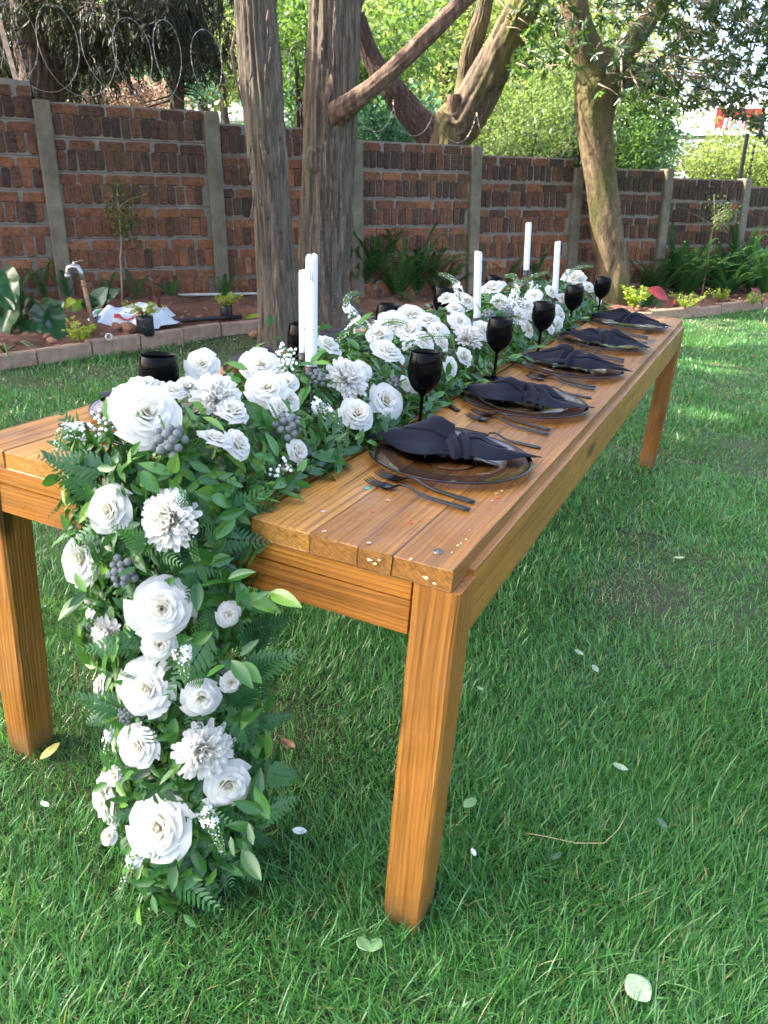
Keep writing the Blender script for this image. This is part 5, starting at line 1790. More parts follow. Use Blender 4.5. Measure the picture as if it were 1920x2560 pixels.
FLOWER_XYZ = []
camL = TABLE.inverted() @ Vector((0, 0, CAMZ))
fcount = 0
for (kind, x, y, z, nx, ny, nz, r) in FLOWERS:
    n = Vector((nx, ny, nz)).normalized()
    P = Vector((x, y, z)) + n * (.012 if kind != 'berries' else .006)
    view = (camL - P).normalized()
    tilt = (n * .8 + view * .45 + Vector((random.gauss(0, .22), random.gauss(0, .22), random.gauss(0, .15)))).normalized()
    FLOWER_XYZ.append((P, r * (1.15 if kind == 'berries' else 1)))
    FLOWER_XYZ.append((P + view * r * 1.1, r * .9))
    if kind == 'rose':
        s = r * 1.04
        link('rose', ROSES[(fcount * 3) % 8], garland, frame_from_normal(P + n * r * .05, tilt, random.uniform(0, 6), s) @ Matrix.Diagonal((1, 1, random.uniform(.8, 1.0), 1)))
    elif kind == 'chrys':
        link('chrysanthemum', CHRYS[fcount % 2], garland, frame_from_normal(P + n * r * .05, tilt, random.uniform(0, 6), r * 1.0) @ Matrix.Diagonal((1, 1, .9, 1)))
    else:
        cl = bpy.data.objects.new('berry_cluster', None); cl.empty_display_size = .02; C.objects.link(cl); cl.parent = garland
        cl.matrix_basis = frame_from_normal(P + n * .008, (n + view * .8).normalized(), random.uniform(0, 6), r)
        for k in range(13):
            rr = .92 * math.sqrt((k + .35) / 13); a = k * 2.39996
            b_ = link('berry', BERRYM, cl, Matrix.Translation((rr * math.cos(a), rr * math.sin(a), .55 * (1 - rr * rr) + random.uniform(-.05, .05))) @ Matrix.Scale(random.uniform(.86, 1.05), 4))
    fcount += 1

for cx_, cy_, z0_, z1_ in ((.52, .452, .84, .94), (.405, .62, .90, .96), (.50, 1.60, .85, .92), (.545, 2.5, .87, .93)):
    for q in range(4):
        P = Vector((cx_, cy_, z0_ + (z1_ - z0_) * q / 3)); view = (camL - P).normalized()
        for j in range(5): FLOWER_XYZ.append((P + view * .035 * j, .024))

# flower spikes: florets at the base, buds to the drooping tip
def spike(pts, seed):
    rs = random.Random(seed)
    P = [Vector(p) for p in pts]
    def at(t):
        x = t * (len(P) - 1); i = min(int(x), len(P) - 2); k = x - i
        p0, p1, p2, p3 = P[max(i - 1, 0)], P[i], P[i + 1], P[min(i + 2, len(P) - 1)]
        return .5 * ((2 * p1) + (p2 - p0) * k + (2 * p0 - 5 * p1 + 4 * p2 - p3) * k * k + (3 * p1 - p0 - 3 * p2 + p3) * k ** 3)
    L = sum((b_ - a).length for a, b_ in zip(P, P[1:]))
    mb = MB()
    mb.tube([at(t / 14) for t in range(15)], [.0032 * (1 - .75 * t / 14) for t in range(15)], 6, 0)
    nb = int(max(90, L * 1500))
    for k in range(nb):
        t = (k + .5) / nb
        p = at(t); d = (at(min(1, t + .02)) - at(max(0, t - .02))).normalized()
        a = d.orthogonal().normalized(); b_ = d.cross(a)
        th = k * 2.39996
        o = (a * math.cos(th) + b_ * math.sin(th))
        rad = .0085 * (1 - t) ** .55 + .0022
        if t < .42 and rs.random() < .42:
            c = p + o * (rad + .004); q0 = o.orthogonal().normalized(); q1 = o.cross(q0)
            for m in range(5):
                w = 2 * math.pi * m / 5 + th
                e = q0 * math.cos(w) + q1 * math.sin(w); s_ = q0 * -math.sin(w) + q1 * math.cos(w)
                mb.add([c, c + e * .003 + s_ * .0018 + o * .001, c + e * .0062 + o * .0015, c + e * .003 - s_ * .0018 + o * .001], [(0, 1, 2, 3)], 2)
        else:
            c = p + o * rad * .8; ax = (o + d * .7).normalized(); s0 = ax.orthogonal().normalized(); s1 = ax.cross(s0); w = .0021 * (1 - .5 * t) + .0003; l = .0062 * (1 - .45 * t)
            mb.add([c, c + ax * l * .5 + s0 * w, c + ax * l * .5 + s1 * w, c + ax * l * .5 - s0 * w, c + ax * l * .5 - s1 * w, c + ax * l], [(0, 2, 1), (0, 3, 2), (0, 4, 3), (0, 1, 4)], 1)
            mb.add([c + ax * l * .5 + s0 * w, c + ax * l * .5 + s1 * w, c + ax * l * .5 - s0 * w, c + ax * l * .5 - s1 * w, c + ax * l], [(0, 1, 4), (1, 2, 4), (2, 3, 4), (3, 0, 4)], 2 if rs.random() < .75 - .75 * t else 1)
    mb.build('flower_spike', [M_STEM, M_BUD, M_FLORET], garland)


for k, s in enumerate(SPIKES): spike(s, k)


# greenery --------------------------------------------------------
def g_ridge(a, y, k=1.0):
    """point and normal on the mound along the table; a = angle over the cross section"""
    n = Vector((math.cos(a), 0, math.sin(a)))
    return Vector((.455 + (.2 if a < 1.57 else .155) * math.cos(a) * k, y, .76 + .150 * math.sin(a) * k)), n


def g_drape(a, z, k=1.0):
    t = min(1, max(0, z / .8))
    xd = .60 - .10 * t
    d = .13 + .07 * (1 - t)
    wd = .155 * (1 - .12 * (1 - t) - .45 * max(0, .18 - t) / .18)
    return Vector((xd + wd * math.cos(a) * k, -d * math.sin(a) * k, z)), Vector((math.cos(a), -math.sin(a), .12))


def leaf_mesh(w, l, fold, droop, mat, name='leaf'):
    mb = MB()
    def fn(u, v):
        uu = 2 * u - 1
        ww = w * math.sin(math.pi * (v ** .85 * .97 + .02)) ** .85
        return (uu * ww * .5, l * v, fold * abs(uu) * ww * .5 - droop * l * v * v + .0012 * math.sin(9 * v) * abs(uu))
    mb.grid(fn, 4, 6)
    return mb.mesh(name, mat)


LEAFM = [leaf_mesh(.40 * l, l, f, d, M_GL) for l, f, d in ((1, .35, .16), (1, .25, .30), (1, .5, .05), (1, .3, -.10))] + [leaf_mesh(.52, 1, .3, .2, M_GL)]
near_leaf = []
massP, massD, massN, massS = [], [], [], []


def near_flower(P, k=.78):
    for f, r in FLOWER_XYZ:
        if (P - f).length < r * k: return True
    return False


def hides_flower(it, k):
    P, d, up, l = it
    return near_flower(P + d * l * .3, k) or near_flower(P + d * l * .65, k) or near_flower(P + d * l, k)


def leaf_at(P, n, big=1.0):
    t = n.orthogonal().normalized(); b_ = n.cross(t)
    th = random.uniform(0, 2 * math.pi)
    d = (t * math.cos(th) + b_ * math.sin(th)) + n * random.uniform(-.05, .75) + Vector((0, 0, -.15))
    up = (n + Vector((random.gauss(0, .35), random.gauss(0, .35), random.gauss(0, .3) + .2)))
    return P, d.normalized(), up.normalized(), big * random.uniform(.026, .054)


sprigs = []
for q in range(620):                                   # along the table: sprigs of 3-5 leaves at the surface
    y = random.uniform(-.03, 3.1) if random.random() < .75 else random.uniform(-.03, 1.2)
    a = math.pi * random.random() ** .85 if random.random() < .8 else random.uniform(-.1, .5)
    k = random.uniform(.80, 1.05) * (1 - .5 * max(0, (y - 2.95) / .2))
    if y < .45 and a > 2.05: continue
    sprigs.append(g_ridge(a, y, k))
for q in range(520):
    z = random.uniform(.03, .86)
    sprigs.append(g_drape(math.pi * random.random(), z, random.uniform(.85, 1.06)))
for q in range(330):                                   # low skirt of leaves spreading on the boards
    y = random.uniform(.02, 3.08); sd = random.random() < .72
    x = random.uniform(.585, .675) if sd else random.uniform(.27, .34)
    if not sd and y < .45: continue
    sprigs.append((Vector((x, y, .772 + random.random() * .03)), Vector((.75 if sd else -.75, random.gauss(0, .3), .65)).normalized()))
for P, n in sprigs:
    for j in range(random.randint(2, 4)):
        p = P + Vector((random.gauss(0, .012), random.gauss(0, .012), random.gauss(0, .008)))
        it = leaf_at(p, n)
        if hides_flower(it, .84): continue
        e = it[0] + it[1] * it[3]
        if e.y > -.02 and e.z < .768: e.z = .768; it = (it[0], (e - it[0]).normalized(), it[2], it[3])
        if (e.z + 0) < .02: continue
        near_leaf.append(it)
for (x, y, z, sx) in ((.47, -.06, .89, 1), (.62, .21, .88, 1), (.40, .52, .95, 1.1), (.44, .8, .95, 1), (.55, .41, .92, 1), (.57, .33, .90, 1), (.655, .30, .80, 1), (.66, .5, .80, 1.1), (.66, .75, .79, 1), (.44, .62, .96, 1), (.67, 1.0, .79, 1), (.65, -.15, .16, 1.2), (.68, -.16, .14, 1.2), (.47, -.15, .62, 1.2), (.42, -.1, .70, 1.2), (.72, -.10, .70, 1.2), (.74, -.08, .66, 1.1), (.70, -.1, .56, 1.2), (.55, -.15, .70, 1.1), (.77, -.13, .27, 1.1), (.76, -.14, .24, 1.1), (.52, -.13, .84, 1)):
    for j in range(4):
        P = Vector((x, y, z)) + Vector((random.gauss(0, .014), random.gauss(0, .014), random.gauss(0, .012)))
        n = Vector((x - .5, -.6 if y < 0 else (y * 0 - .35), .7)).normalized()
        near_leaf.append(leaf_at(P, n, 1.08 * sx))
near_leaf.sort(key=lambda it: (it[0] - camL).length / it[3])
for i, (P, d, up, l) in enumerate(near_leaf[:298]):
    r_ = d.cross(up).normalized(); nn = r_.cross(d)
    M = Matrix(((r_.x, d.x, nn.x, P.x), (r_.y, d.y, nn.y, P.y), (r_.z, d.z, nn.z, P.z), (0, 0, 0, 1))) @ Matrix.Scale(l, 4)
    link('leaf', LEAFM[i % 5], garland, M)
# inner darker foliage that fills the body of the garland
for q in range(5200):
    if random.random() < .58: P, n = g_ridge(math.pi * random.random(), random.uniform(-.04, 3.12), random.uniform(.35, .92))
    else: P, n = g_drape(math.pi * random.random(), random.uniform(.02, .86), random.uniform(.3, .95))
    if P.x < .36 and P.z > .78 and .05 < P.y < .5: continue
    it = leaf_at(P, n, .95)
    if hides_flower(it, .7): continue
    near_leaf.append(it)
for q in range(1500):                                  # leaves pressed between the blooms and over the boards
    y = random.uniform(-.04, .75) if random.random() < .55 else random.uniform(.6, 3.08)
    x = random.uniform(.27, .67); P = Vector((x, y, .775 + random.random() * .075 * (1 - ((x - .46) / .22) ** 2)))
    if x < .33 and .0 < y < .5: continue
    it = leaf_at(P, Vector((random.gauss(0, .3), random.gauss(-.2, .3), 1)).normalized(), 1.05)
    bad = False
    for f, r_ in FLOWER_XYZ[::2]:
        if (P + it[1] * it[3] * .7 - f).length < r_ * .55: bad = True; break
    if not bad: near_leaf.append(it)
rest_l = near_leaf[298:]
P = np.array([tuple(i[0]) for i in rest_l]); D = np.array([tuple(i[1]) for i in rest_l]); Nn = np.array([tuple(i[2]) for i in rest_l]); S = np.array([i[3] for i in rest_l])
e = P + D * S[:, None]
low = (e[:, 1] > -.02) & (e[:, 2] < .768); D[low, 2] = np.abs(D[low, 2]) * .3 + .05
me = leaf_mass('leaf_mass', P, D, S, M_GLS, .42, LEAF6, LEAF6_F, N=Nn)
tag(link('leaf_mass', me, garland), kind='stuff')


def fern_frond(L, pairs, w, droop, seed):
    """leather fern: triangular frond of toothed leaflets"""
    rs = random.Random(seed)
    mb = MB()
    mb.tube([(0, L * t / 5, -droop * L * (t / 5) ** 2) for t in range(6)], [.0016 * (1 - .8 * t / 5) for t in range(6)], 4)
    for k in range(pairs):
        t = .12 + .86 * k / pairs
        pl = w * (1 - t) ** .75 * (1.0 if k else .8) + .006
        for sg in (-1, 1):
            b_ = Vector((0, L * t, -droop * L * t * t)); d = Vector((sg, .62 + .3 * t, -.12 + rs.uniform(-.08, .08))).normalized(); up = Vector((0, 0, 1)); s_ = d.cross(up).normalized()
            m = 4
            vs = [b_]
            for q in range(1, m + 1):
                f = q / m; ww = pl * .125 * (1 - f) ** .6 * (1 + .35 * (q % 2)) + .0006
                c = b_ + d * (pl * f) + Vector((0, 0, -.10 * pl * f * f))
                vs += [c - d * pl * .06 - s_ * ww * 1.25, c + Vector((0, 0, .001)), c - d * pl * .06 + s_ * ww * 1.25]
            fs = [(0, 2, 1), (0, 3, 2)]
            for q in range(m - 1):
                o = 1 + q * 3
                fs += [(o, o + 1, o + 4, o + 3), (o + 1, o + 2, o + 5, o + 4)]
            mb.add(vs, fs)
    return mb.mesh('fern_frond', M_FERN, smooth=False)


FROND = [fern_frond(1, 12, .36, .25, 1), fern_frond(1, 11, .40, .45, 2), fern_frond(1, 13, .32, .1, 3)]
fr = []
for q in range(46): fr.append((g_ridge(random.choice((random.uniform(-.05, .7), random.uniform(.3, 2.6))), random.uniform(-.02, 2.9) ** 1.0, .85), .085))
for q in range(150): fr.append((g_drape(random.uniform(.02, 3.1), random.uniform(.05, .84), .85), .105))
for q in range(16): fr.append((g_drape(random.uniform(-.1, .6), random.uniform(.22, .62), 1.0), .12))
for (P, n), L in fr:
    t = n.orthogonal().normalized(); b_ = n.cross(t); th = random.uniform(0, 6.28)
    d = (t * math.cos(th) + b_ * math.sin(th)) * .9 + n * .55 + Vector((0, 0, -.45 if P.y < -.02 else -.05))
    d.normalize(); r_ = d.cross(n + Vector((0, 0, .3))).normalized(); nn = r_.cross(d)
    L *= random.uniform(.75, 1.25)
    e = P + d * L
    if near_flower(P + d * L * .6, .8) or near_flower(P + d * L * .3, .8) or near_flower(P + d * L * .9, .8): continue
    if P.y > -.03 and e.z < .77: P = P + Vector((0, 0, .03)); d.z = max(d.z, -.1)
    M = Matrix(((r_.x, d.x, nn.x, P.x), (r_.y, d.y, nn.y, P.y), (r_.z, d.z, nn.z, P.z), (0, 0, 0, 1))) @ Matrix.Scale(L, 4)
    link('fern_frond', FROND[random.randrange(3)], garland, M)
# soft bristly green tips beside the berries
def tip_mesh():
    mb = MB(); mb.tube([(0, 0, 0), (0, .5, .02), (0, 1, 0)], [.02, .018, .008], 5)
    for k in range(130):
        t = random.random() ** .8; a = random.uniform(0, 6.28); l = .16 * (1 - .45 * t)
        o = Vector((math.cos(a), .75, math.sin(a))).normalized(); p = Vector((0, t, .02 * math.sin(3 * t))); s_ = o.orthogonal().normalized() * .012
        mb.add([p - s_, p + s_, p + o * l], [(0, 1, 2)])
    return mb.mesh('bristly_tip', M_PINE)
TIP = tip_mesh()
for (kind, x, y, z, nx, ny, nz, r) in FLOWERS:
    if kind != 'berries': continue
    for j in range(4):
        n = Vector((nx, ny, nz)); t = n.orthogonal().normalized(); b_ = n.cross(t); th = random.uniform(0, 6.28)
        d = (t * math.cos(th) + b_ * math.sin(th)) + n * .5
        P = Vector((x, y, z)) + d * r * .5; L = random.uniform(.035, .055)
        d.normalize(); r_ = d.cross(n).normalized(); nn = r_.cross(d)
        link('bristly_tip', TIP, garland, Matrix(((r_.x, d.x, nn.x, P.x), (r_.y, d.y, nn.y, P.y), (r_.z, d.z, nn.z, P.z), (0, 0, 0, 1))) @ Matrix.Scale(L, 4))
# small wax-flower buds
def wax(P, seed):
    rs = random.Random(seed); mb = MB()
    for k in range(26):
        o = Vector((rs.gauss(0, 1), rs.gauss(0, 1), rs.gauss(.3, .8))).normalized() * rs.uniform(.012, .026)
        mb.tube([(0, 0, 0), o], [.0006, .0006], 3, 0, False)
        sph(mb, o, .0032, 6, 5)
        mb.m[-30:] = [1] * 30
    mb.build('bud_spray', [M_STEM, M_FLORET], garland, Matrix.Translation(P))
for k, P in enumerate(((.415, -.05, .885), (.655, .12, .80), (.46, .45, .93), (.52, .35, .93), (.56, 1.9, .90), (.61, 1.72, .86), (.5, 2.3, .92), (.52, 1.75, .92))): wax(Vector(P), k)

# ================================================================== PLANTS AND THINGS IN THE BED
def on_bed(px, py, h=.11):
    """point of the bed (height h above the sloping lawn plane) seen at a display pixel"""
    o = Vector((0, 0, CAMZ))
    d = dspot(px, py, 1.0) - o
    lo, hi = 1.0, 30.0
    for _ in range(50):
        m = (lo + hi) / 2; p = o + d * m
        if p.z > gz(p.x, p.y) + h: lo = m
        else: hi = m
    return o + d * lo


def leaf_obj(root, name, mat, base, tip, width, up, fold=.25, wave=.0, nu=10, nv=20, heart=False, rnd=None, stalk=None):
    """one large leaf from base to tip (local coordinates), with its own thickness of form"""
    mb = MB(); mb.rnd = random.random() if rnd is None else rnd
    base, tip = Vector(base), Vector(tip)
    d = tip - base; l = d.length; d.normalize()
    r_ = d.cross(Vector(up)).normalized(); n = r_.cross(d)
    def fn(u, v):
        uu = 2 * u - 1
        if heart: w = width * (math.sin(math.pi * (v * .93 + .07)) ** .7) * (1 - .25 * v); bk = -.16 * l * abs(uu) ** 1.5 * max(0, 1 - v * 3)
        else: w = width * math.sin(math.pi * (v * .96 + .02)) ** .8; bk = 0
        return base + d * (l * v + bk) + r_ * (uu * w * .5) + n * (fold * w * .5 * abs(uu) - .22 * l * v * v + wave * math.sin(v * 14 + uu) * abs(uu) + width * .018 * math.cos(v * 34 - abs(uu) * 9) * abs(uu) ** .7)
    mb.grid(fn, nu, nv)
    if stalk is not None: mb.tube([stalk, Vector(stalk).lerp(base, .6) + Vector((0, 0, .02)), base], [.006, .005, .004], 6)
    return mb.build(name, mat, root)


def sword_fern(px, py, n, L, label, upright=.75, root_off=0, mat=None, pos=None):
    P = pos or on_bed(px, py)
    L = L * 1.45
    root = empty('fern', loc=P, label=label, cat='fern', group='sword ferns along the wall')
    for k in range(int(n * 1.9)):
        a = 2 * math.pi * k / (n * 1.9) + random.uniform(-.4, .4)
        l = L * random.uniform(.65, 1.15); up = upright * random.uniform(.75, 1.15)
        mb = MB(); mb.rnd = random.random()
        pts = []
        for j in range(13):
            t = j / 12
            hor = l * (1 - up * .75) * t + .32 * l * t * t * (1.2 - up)
            pts.append(Vector((math.cos(a) * hor, math.sin(a) * hor, l * up * (t - .30 * t * t * (1.3 - up * .5) - .2 * t ** 4))))
        mb.tube(pts, [.003 * (1 - .8 * j / 12) for j in range(13)], 4, cap=False)
        for j in range(36):
            t = .08 + .91 * j / 36; x = t * 12; i = min(int(x), 11); p = pts[i].lerp(pts[i + 1], x - i); d = (pts[i + 1] - pts[i]).normalized()
            sd = d.cross(Vector((0, 0, 1)))
            if sd.length < .1: sd = Vector((-math.sin(a), math.cos(a), 0))
            sd.normalize()
            w = (.030 + l * .014) * math.sin(math.pi * min(1, t * .9 + .12)) ** .5 * (1.02 - t * .5)
            for sg in (-1, 1):
                e = p + sd * sg * w + d * w * .25 + Vector((0, 0, -.2 * w + random.uniform(-.1, .1) * w)); q = d * l * .0068
                mb.add([p - q, p + (e - p) * .6 - q * .9, e, p + (e - p) * .6 + q * .9, p + q], [(0, 1, 2, 3, 4)])
        mb.build('frond', M_FERNY, root)
    return root


def golden_shrub(px, py, w, h, n, label, pos=None, leaf=.028, mat=None):
    P = pos if pos is not None else on_bed(px, py)
    root = empty('golden_shrub', loc=P, label=label, cat='shrub', group='small golden-green shrubs in the bed')
    Pp, D = [], []
    mb = MB()
    for k in range(16):
        a = random.uniform(0, 6.28); r = random.uniform(.2, 1) * w / 2
        e = Vector((math.cos(a) * r, math.sin(a) * r, h * random.uniform(.5, 1)))
        mb.tube([(0, 0, 0), e * .5 + Vector((0, 0, .02)), e], [.004, .003, .0015], 4)
        for j in range(n // 16):
            t = random.uniform(.3, 1.05)
            Pp.append(tuple(e * t + Vector((random.gauss(0, .012), random.gauss(0, .012), random.gauss(0, .012))))); D.append((math.cos(a) + random.gauss(0, .8), math.sin(a) + random.gauss(0, .8), random.uniform(-.2, .9)))
    mb.build('stems', M_TWIG, root)
    me = leaf_mass('foliage', np.array(Pp), np.array(D), leaf * RNG.uniform(.7, 1.3, len(Pp)), mat or M_LIME, .42, LEAF6, LEAF6_F)
    tag(link('foliage', me, root), kind='stuff')
    return root


golden_shrub(172, 738, .24, .14, 330, 'low golden-green shrub in a kerb pocket in front of the tap')
# nursery bags with shrubs
def nursery(px, py, h, r, w, label, lab2, n):
    P = on_bed(px, py, .10)
    t = empty('nursery_bag', loc=P, label=label, cat='plant pot')
    mb = MB()
    prof = [(r * .85, -.01), (r * .98, .01), (r, h * .4), (r * 1.03, h * .8), (r * .98, h), (r * .9, h - .004), (r * .9, h - .02), (.001, h - .025)]
    mb.lathe(prof, 20)
    mb.v = [(x * (1 + random.uniform(-.05, .05)), y * (1 + random.uniform(-.05, .05)), z) for x, y, z in mb.v]
    mb.build('bag', M_POTBAG, t)
    mb = MB(); mb.lathe([(r * .88, h - .018), (r * .5, h - .010), (.001, h - .008)], 14); mb.build('soil', M_SOIL, t)
    golden_shrub(0, 0, w, .10, n, lab2, pos=P + Vector((0, 0, h - .01)))
nursery(316, 722, .135, .062, .30, 'crinkled black plastic nursery bag on the kerb', 'golden-green shrub growing in the crinkled black bag', 250)
nursery(490, 690, .12, .05, .30, 'small black pot on the soil near the leaning cedar', 'golden-green shrub spilling from the small black pot near the cedar', 300)
golden_shrub(1372, 668, .26, .24, 240, 'spiky bright yellow shrub right beside the mossy trunk', leaf=.05)
golden_shrub(1480, 668, .46, .18, 520, 'bright yellow sunlit shrub before the red leaf plant')
golden_shrub(1558, 652, .34, .16, 330, 'yellow-green shrub at the foot of the right sapling')
golden_shrub(1625, 660, .22, .15, 210, 'small yellow shrub at the far right kerb')
golden_shrub(762, 668, .22, .12, 180, 'little yellow shrub seen under the ferns behind the table')
golden_shrub(880, 655, .26, .12, 180, 'dim yellow-green shrub before the fern clump', mat=M_FORESTM)

# ferns along the wall
for k, (px, py, n, L, up, lab) in enumerate([
    (790, 640, 19, .80, .9, 'big upright sword fern beside the thick cedar'), (860, 645, 20, .82, .85, 'widest sword fern in the middle of the fern clump'), (925, 640, 18, .80, .92, 'sword fern at the right of the central clump'),
    (820, 640, 17, .78, .95, 'sword fern filling the left part of the central clump'), (895, 642, 18, .80, .9, 'sword fern filling the right part of the central clump'), (955, 645, 14, .62, .75, 'low sword fern at the right end of the central clump'), (765, 640, 13, .6, .95, 'sword fern pressed against the thick cedar'),
    (1145, 640, 12, .58, .95, 'sword fern between the fourth and fifth candle'), (1420, 640, 15, .78, .8, 'low sword fern behind the red leaf'), (1465, 638, 15, .8, .9, 'sword fern in the middle of the right fern row'), (1620, 635, 15, .9, .9, 'sword fern between the last two posts'), (1570, 640, 14, .7, .7, 'low sword fern behind the small yellow shrubs'),
    (1090, 640, 12, .62, .95, 'upright sword fern behind the middle candles'), (1190, 640, 11, .55, .8, 'sword fern half hidden behind the far candles'),
    (1400, 640, 14, .72, .85, 'sword fern just right of the mossy trunk base'), (1440, 635, 15, .85, .95, 'tall dark sword fern by the sixth post'), (1490, 640, 16, .85, .85, 'broad sword fern left of the right sapling'),
    (1545, 635, 14, .85, .9, 'sword fern behind the right sapling'), (1590, 630, 15, .95, 1.0, 'tallest light-edged sword fern at the far right post'), (1650, 640, 15, .85, .85, 'sword fern cut by the right photo edge'),
    (1340, 640, 9, .45, .8, 'small fern peeping from behind the mossy trunk')]):
    sword_fern(px, py, n, L, lab, up)
# thin ferns hanging on the left bays
for k, (px, py, n, L, up, lab) in enumerate([(90, 640, 4, .34, 1.0, 'thin dark fern on the wall left of the tap'), (140, 640, 4, .36, .95, 'thin dark fern close behind the tap'), (285, 640, 3, .30, 1.0, 'wispy fern right of the left sapling'), (375, 650, 4, .32, .8, 'wispy fern behind the white bag'), (480, 645, 5, .34, .9, 'fern left of the leaning cedar'), (225, 640, 3, .30, 1.0, 'wispy fern just left of the left sapling'), (30, 630, 4, .32, .9, 'thin fern by the left photo edge')]):
    p = on_bed(px, py)
    d = (WP0 - p).dot(WNRM); p = p + WNRM * (d - .14); p.z = bed_z(p.x, p.y)
    sword_fern(0, 0, n, L, lab, up, pos=p)

# philodendron at the left edge
P = on_bed(48, 712, .10)
phil = empty('philodendron', loc=P, label='philodendron with big glossy heart-shaped leaves at the left edge', cat='plant')
for k, (tx, ty, ux, uy, w) in enumerate([(35, 640, -20, 745, .33), (85, 655, 130, 722, .30), (60, 640, 35, 700, .26), (-20, 655, -60, 720, .3), (95, 680, 75, 735, .2), (10, 585, 25, 640, .22), (-15, 600, 15, 655, .26), (40, 700, 105, 740, .18)]):
    b_ = dspot(tx, ty, P.y + random.uniform(-.12, .12)) - P; e = dspot(ux, uy, P.y - .22 + random.uniform(-.1, .1)) - P
    leaf_obj(phil, 'leaf', M_BIGLEAF, b_, e, w * .86, (random.uniform(-.5, .5), -.7, .7), .35, .012, 12, 22, True, stalk=(random.uniform(-.03, .03), random.uniform(-.03, .03), 0))
mb = MB(); mb.rnd = .9
for k in range(6):
    a = random.uniform(-.5, 1.6); l = random.uniform(.22, .34)
    mb.tube([(0, 0, 0), (math.cos(a) * l * .5, -math.sin(a) * l * .5, .08), (math.cos(a) * l, -math.sin(a) * l, .01)], [.006, .008, .001], 5, 0, True, .3)
p = on_bed(10, 762, .09); g_ = mb.build('strap_leaf_plant', M_FERNY); g_.location = p; tag(g_, 'low arching strap-leaved plant below the philodendron', 'plant')
# oval-leaved plants behind the tap
P = on_bed(205, 680); rub = empty('rubber_plant', loc=P, label='young rubber plant with oval grey-green leaves beside the tap', cat='plant')
for (tx, ty, ux, uy, w, m) in [(196, 672, 222, 622, .15, M_GREYLEAF), (200, 676, 190, 640, .14, M_BIGLEAF), (205, 676, 240, 668, .12, M_MAROON), (190, 680, 160, 650, .15, M_LIMELEAF), (188, 682, 148, 668, .12, M_GREYLEAF), (205, 660, 250, 622, .10, M_BIGLEAF), (185, 690, 150, 690, .11, M_GREYLEAF), (200, 690, 190, 668, .10, M_MAROON)]:
    leaf_obj(rub, 'leaf', m, dspot(tx, ty, P.y) - P, dspot(ux, uy, P.y - .06) - P, w, (0, -.9, .5), .2, .004, stalk=(0, 0, 0))
P = on_bed(135, 712); can = empty('canna_plant', loc=P, label='pale-stemmed plant with a folded leaf left of the tap pipe', cat='plant')
for (tx, ty, ux, uy, w, m) in [(138, 650, 110, 690, .10, M_BIGLEAF), (132, 690, 105, 684, .07, M_GREYLEAF), (140, 660, 158, 648, .08, M_LIMELEAF), (133, 700, 112, 705, .07, M_GREYLEAF)]:
    leaf_obj(can, 'leaf', m, dspot(tx, ty, P.y) - P, dspot(ux, uy, P.y - .05) - P, w, (0, -.8, .6), .3, stalk=(0, 0, 0))
# right: lime leaf and red leaf plants
P = on_bed(1395, 662); lime = empty('canna_plant', loc=P, label='plant with one glowing lime-green leaf right of the mossy trunk', cat='plant')
for (tx, ty, ux, uy, w, m) in [(1365, 645, 1412, 622, .17, M_LIMELEAF), (1395, 655, 1420, 640, .16, M_BIGLEAF), (1400, 655, 1372, 645, .14, M_BIGLEAF), (1400, 660, 1428, 655, .12, M_FERNY), (1340, 668, 1318, 650, .14, M_LIMELEAF), (1345, 672, 1330, 662, .14, M_LIMELEAF)]:
    leaf_obj(lime, 'leaf', m, dspot(tx, ty, P.y) - P, dspot(ux, uy, P.y - .08) - P, w, (0, -.7, .7), .25, .004, stalk=(0, 0, 0))
P = on_bed(1447, 668); red = empty('canna_plant', loc=P, label='plant with a single bright red leaf on a red stalk', cat='plant')
leaf_obj(red, 'leaf', M_REDLEAF, dspot(1442, 645, P.y) - P, dspot(1410, 620, P.y - .1) - P, .16, (.2, -.8, .6), .12, stalk=(0, 0, 0))
leaf_obj(red, 'leaf', M_REDLEAF, (0, 0, .02), (.05, -.02, .12), .03, (0, -1, .2), .3)
P = on_bed(1645, 655); mar = empty('canna_plant', loc=P, label='maroon-leaved plant at the far right of the bed', cat='plant')
leaf_obj(mar, 'leaf', M_MAROON, dspot(1644, 650, P.y) - P, dspot(1630, 620, P.y) - P, .13, (.6, -.8, .3), .2, stalk=(0, 0, 0))
leaf_obj(mar, 'leaf', M_MAROON, dspot(1650, 652, P.y) - P, dspot(1670, 632, P.y) - P, .12, (-.4, -.8, .3), .2, stalk=(0, 0, 0))
P = on_bed(345, 682); rst = empty('red_stem_plant', loc=P, label='dark red leafy stems right of the white plastic bag', cat='plant')
for k in range(9):
    a = random.uniform(0, 6.28); leaf_obj(rst, 'leaf', M_MAROON, (0, 0, .0), (math.cos(a) * .13, math.sin(a) * .10, random.uniform(.05, .19)), .045, (0, -.8, .6), .3, nu=4, nv=6)
P = on_bed(590, 692); st_ = empty('strap_leaf_plant', loc=P, label='single bright strap leaf arching beside the leaning cedar', cat='plant')
leaf_obj(st_, 'leaf', M_LIMELEAF, dspot(525, 690, P.y) - P, dspot(570, 672, P.y) - P, .05, (0, -.6, .8), .2)

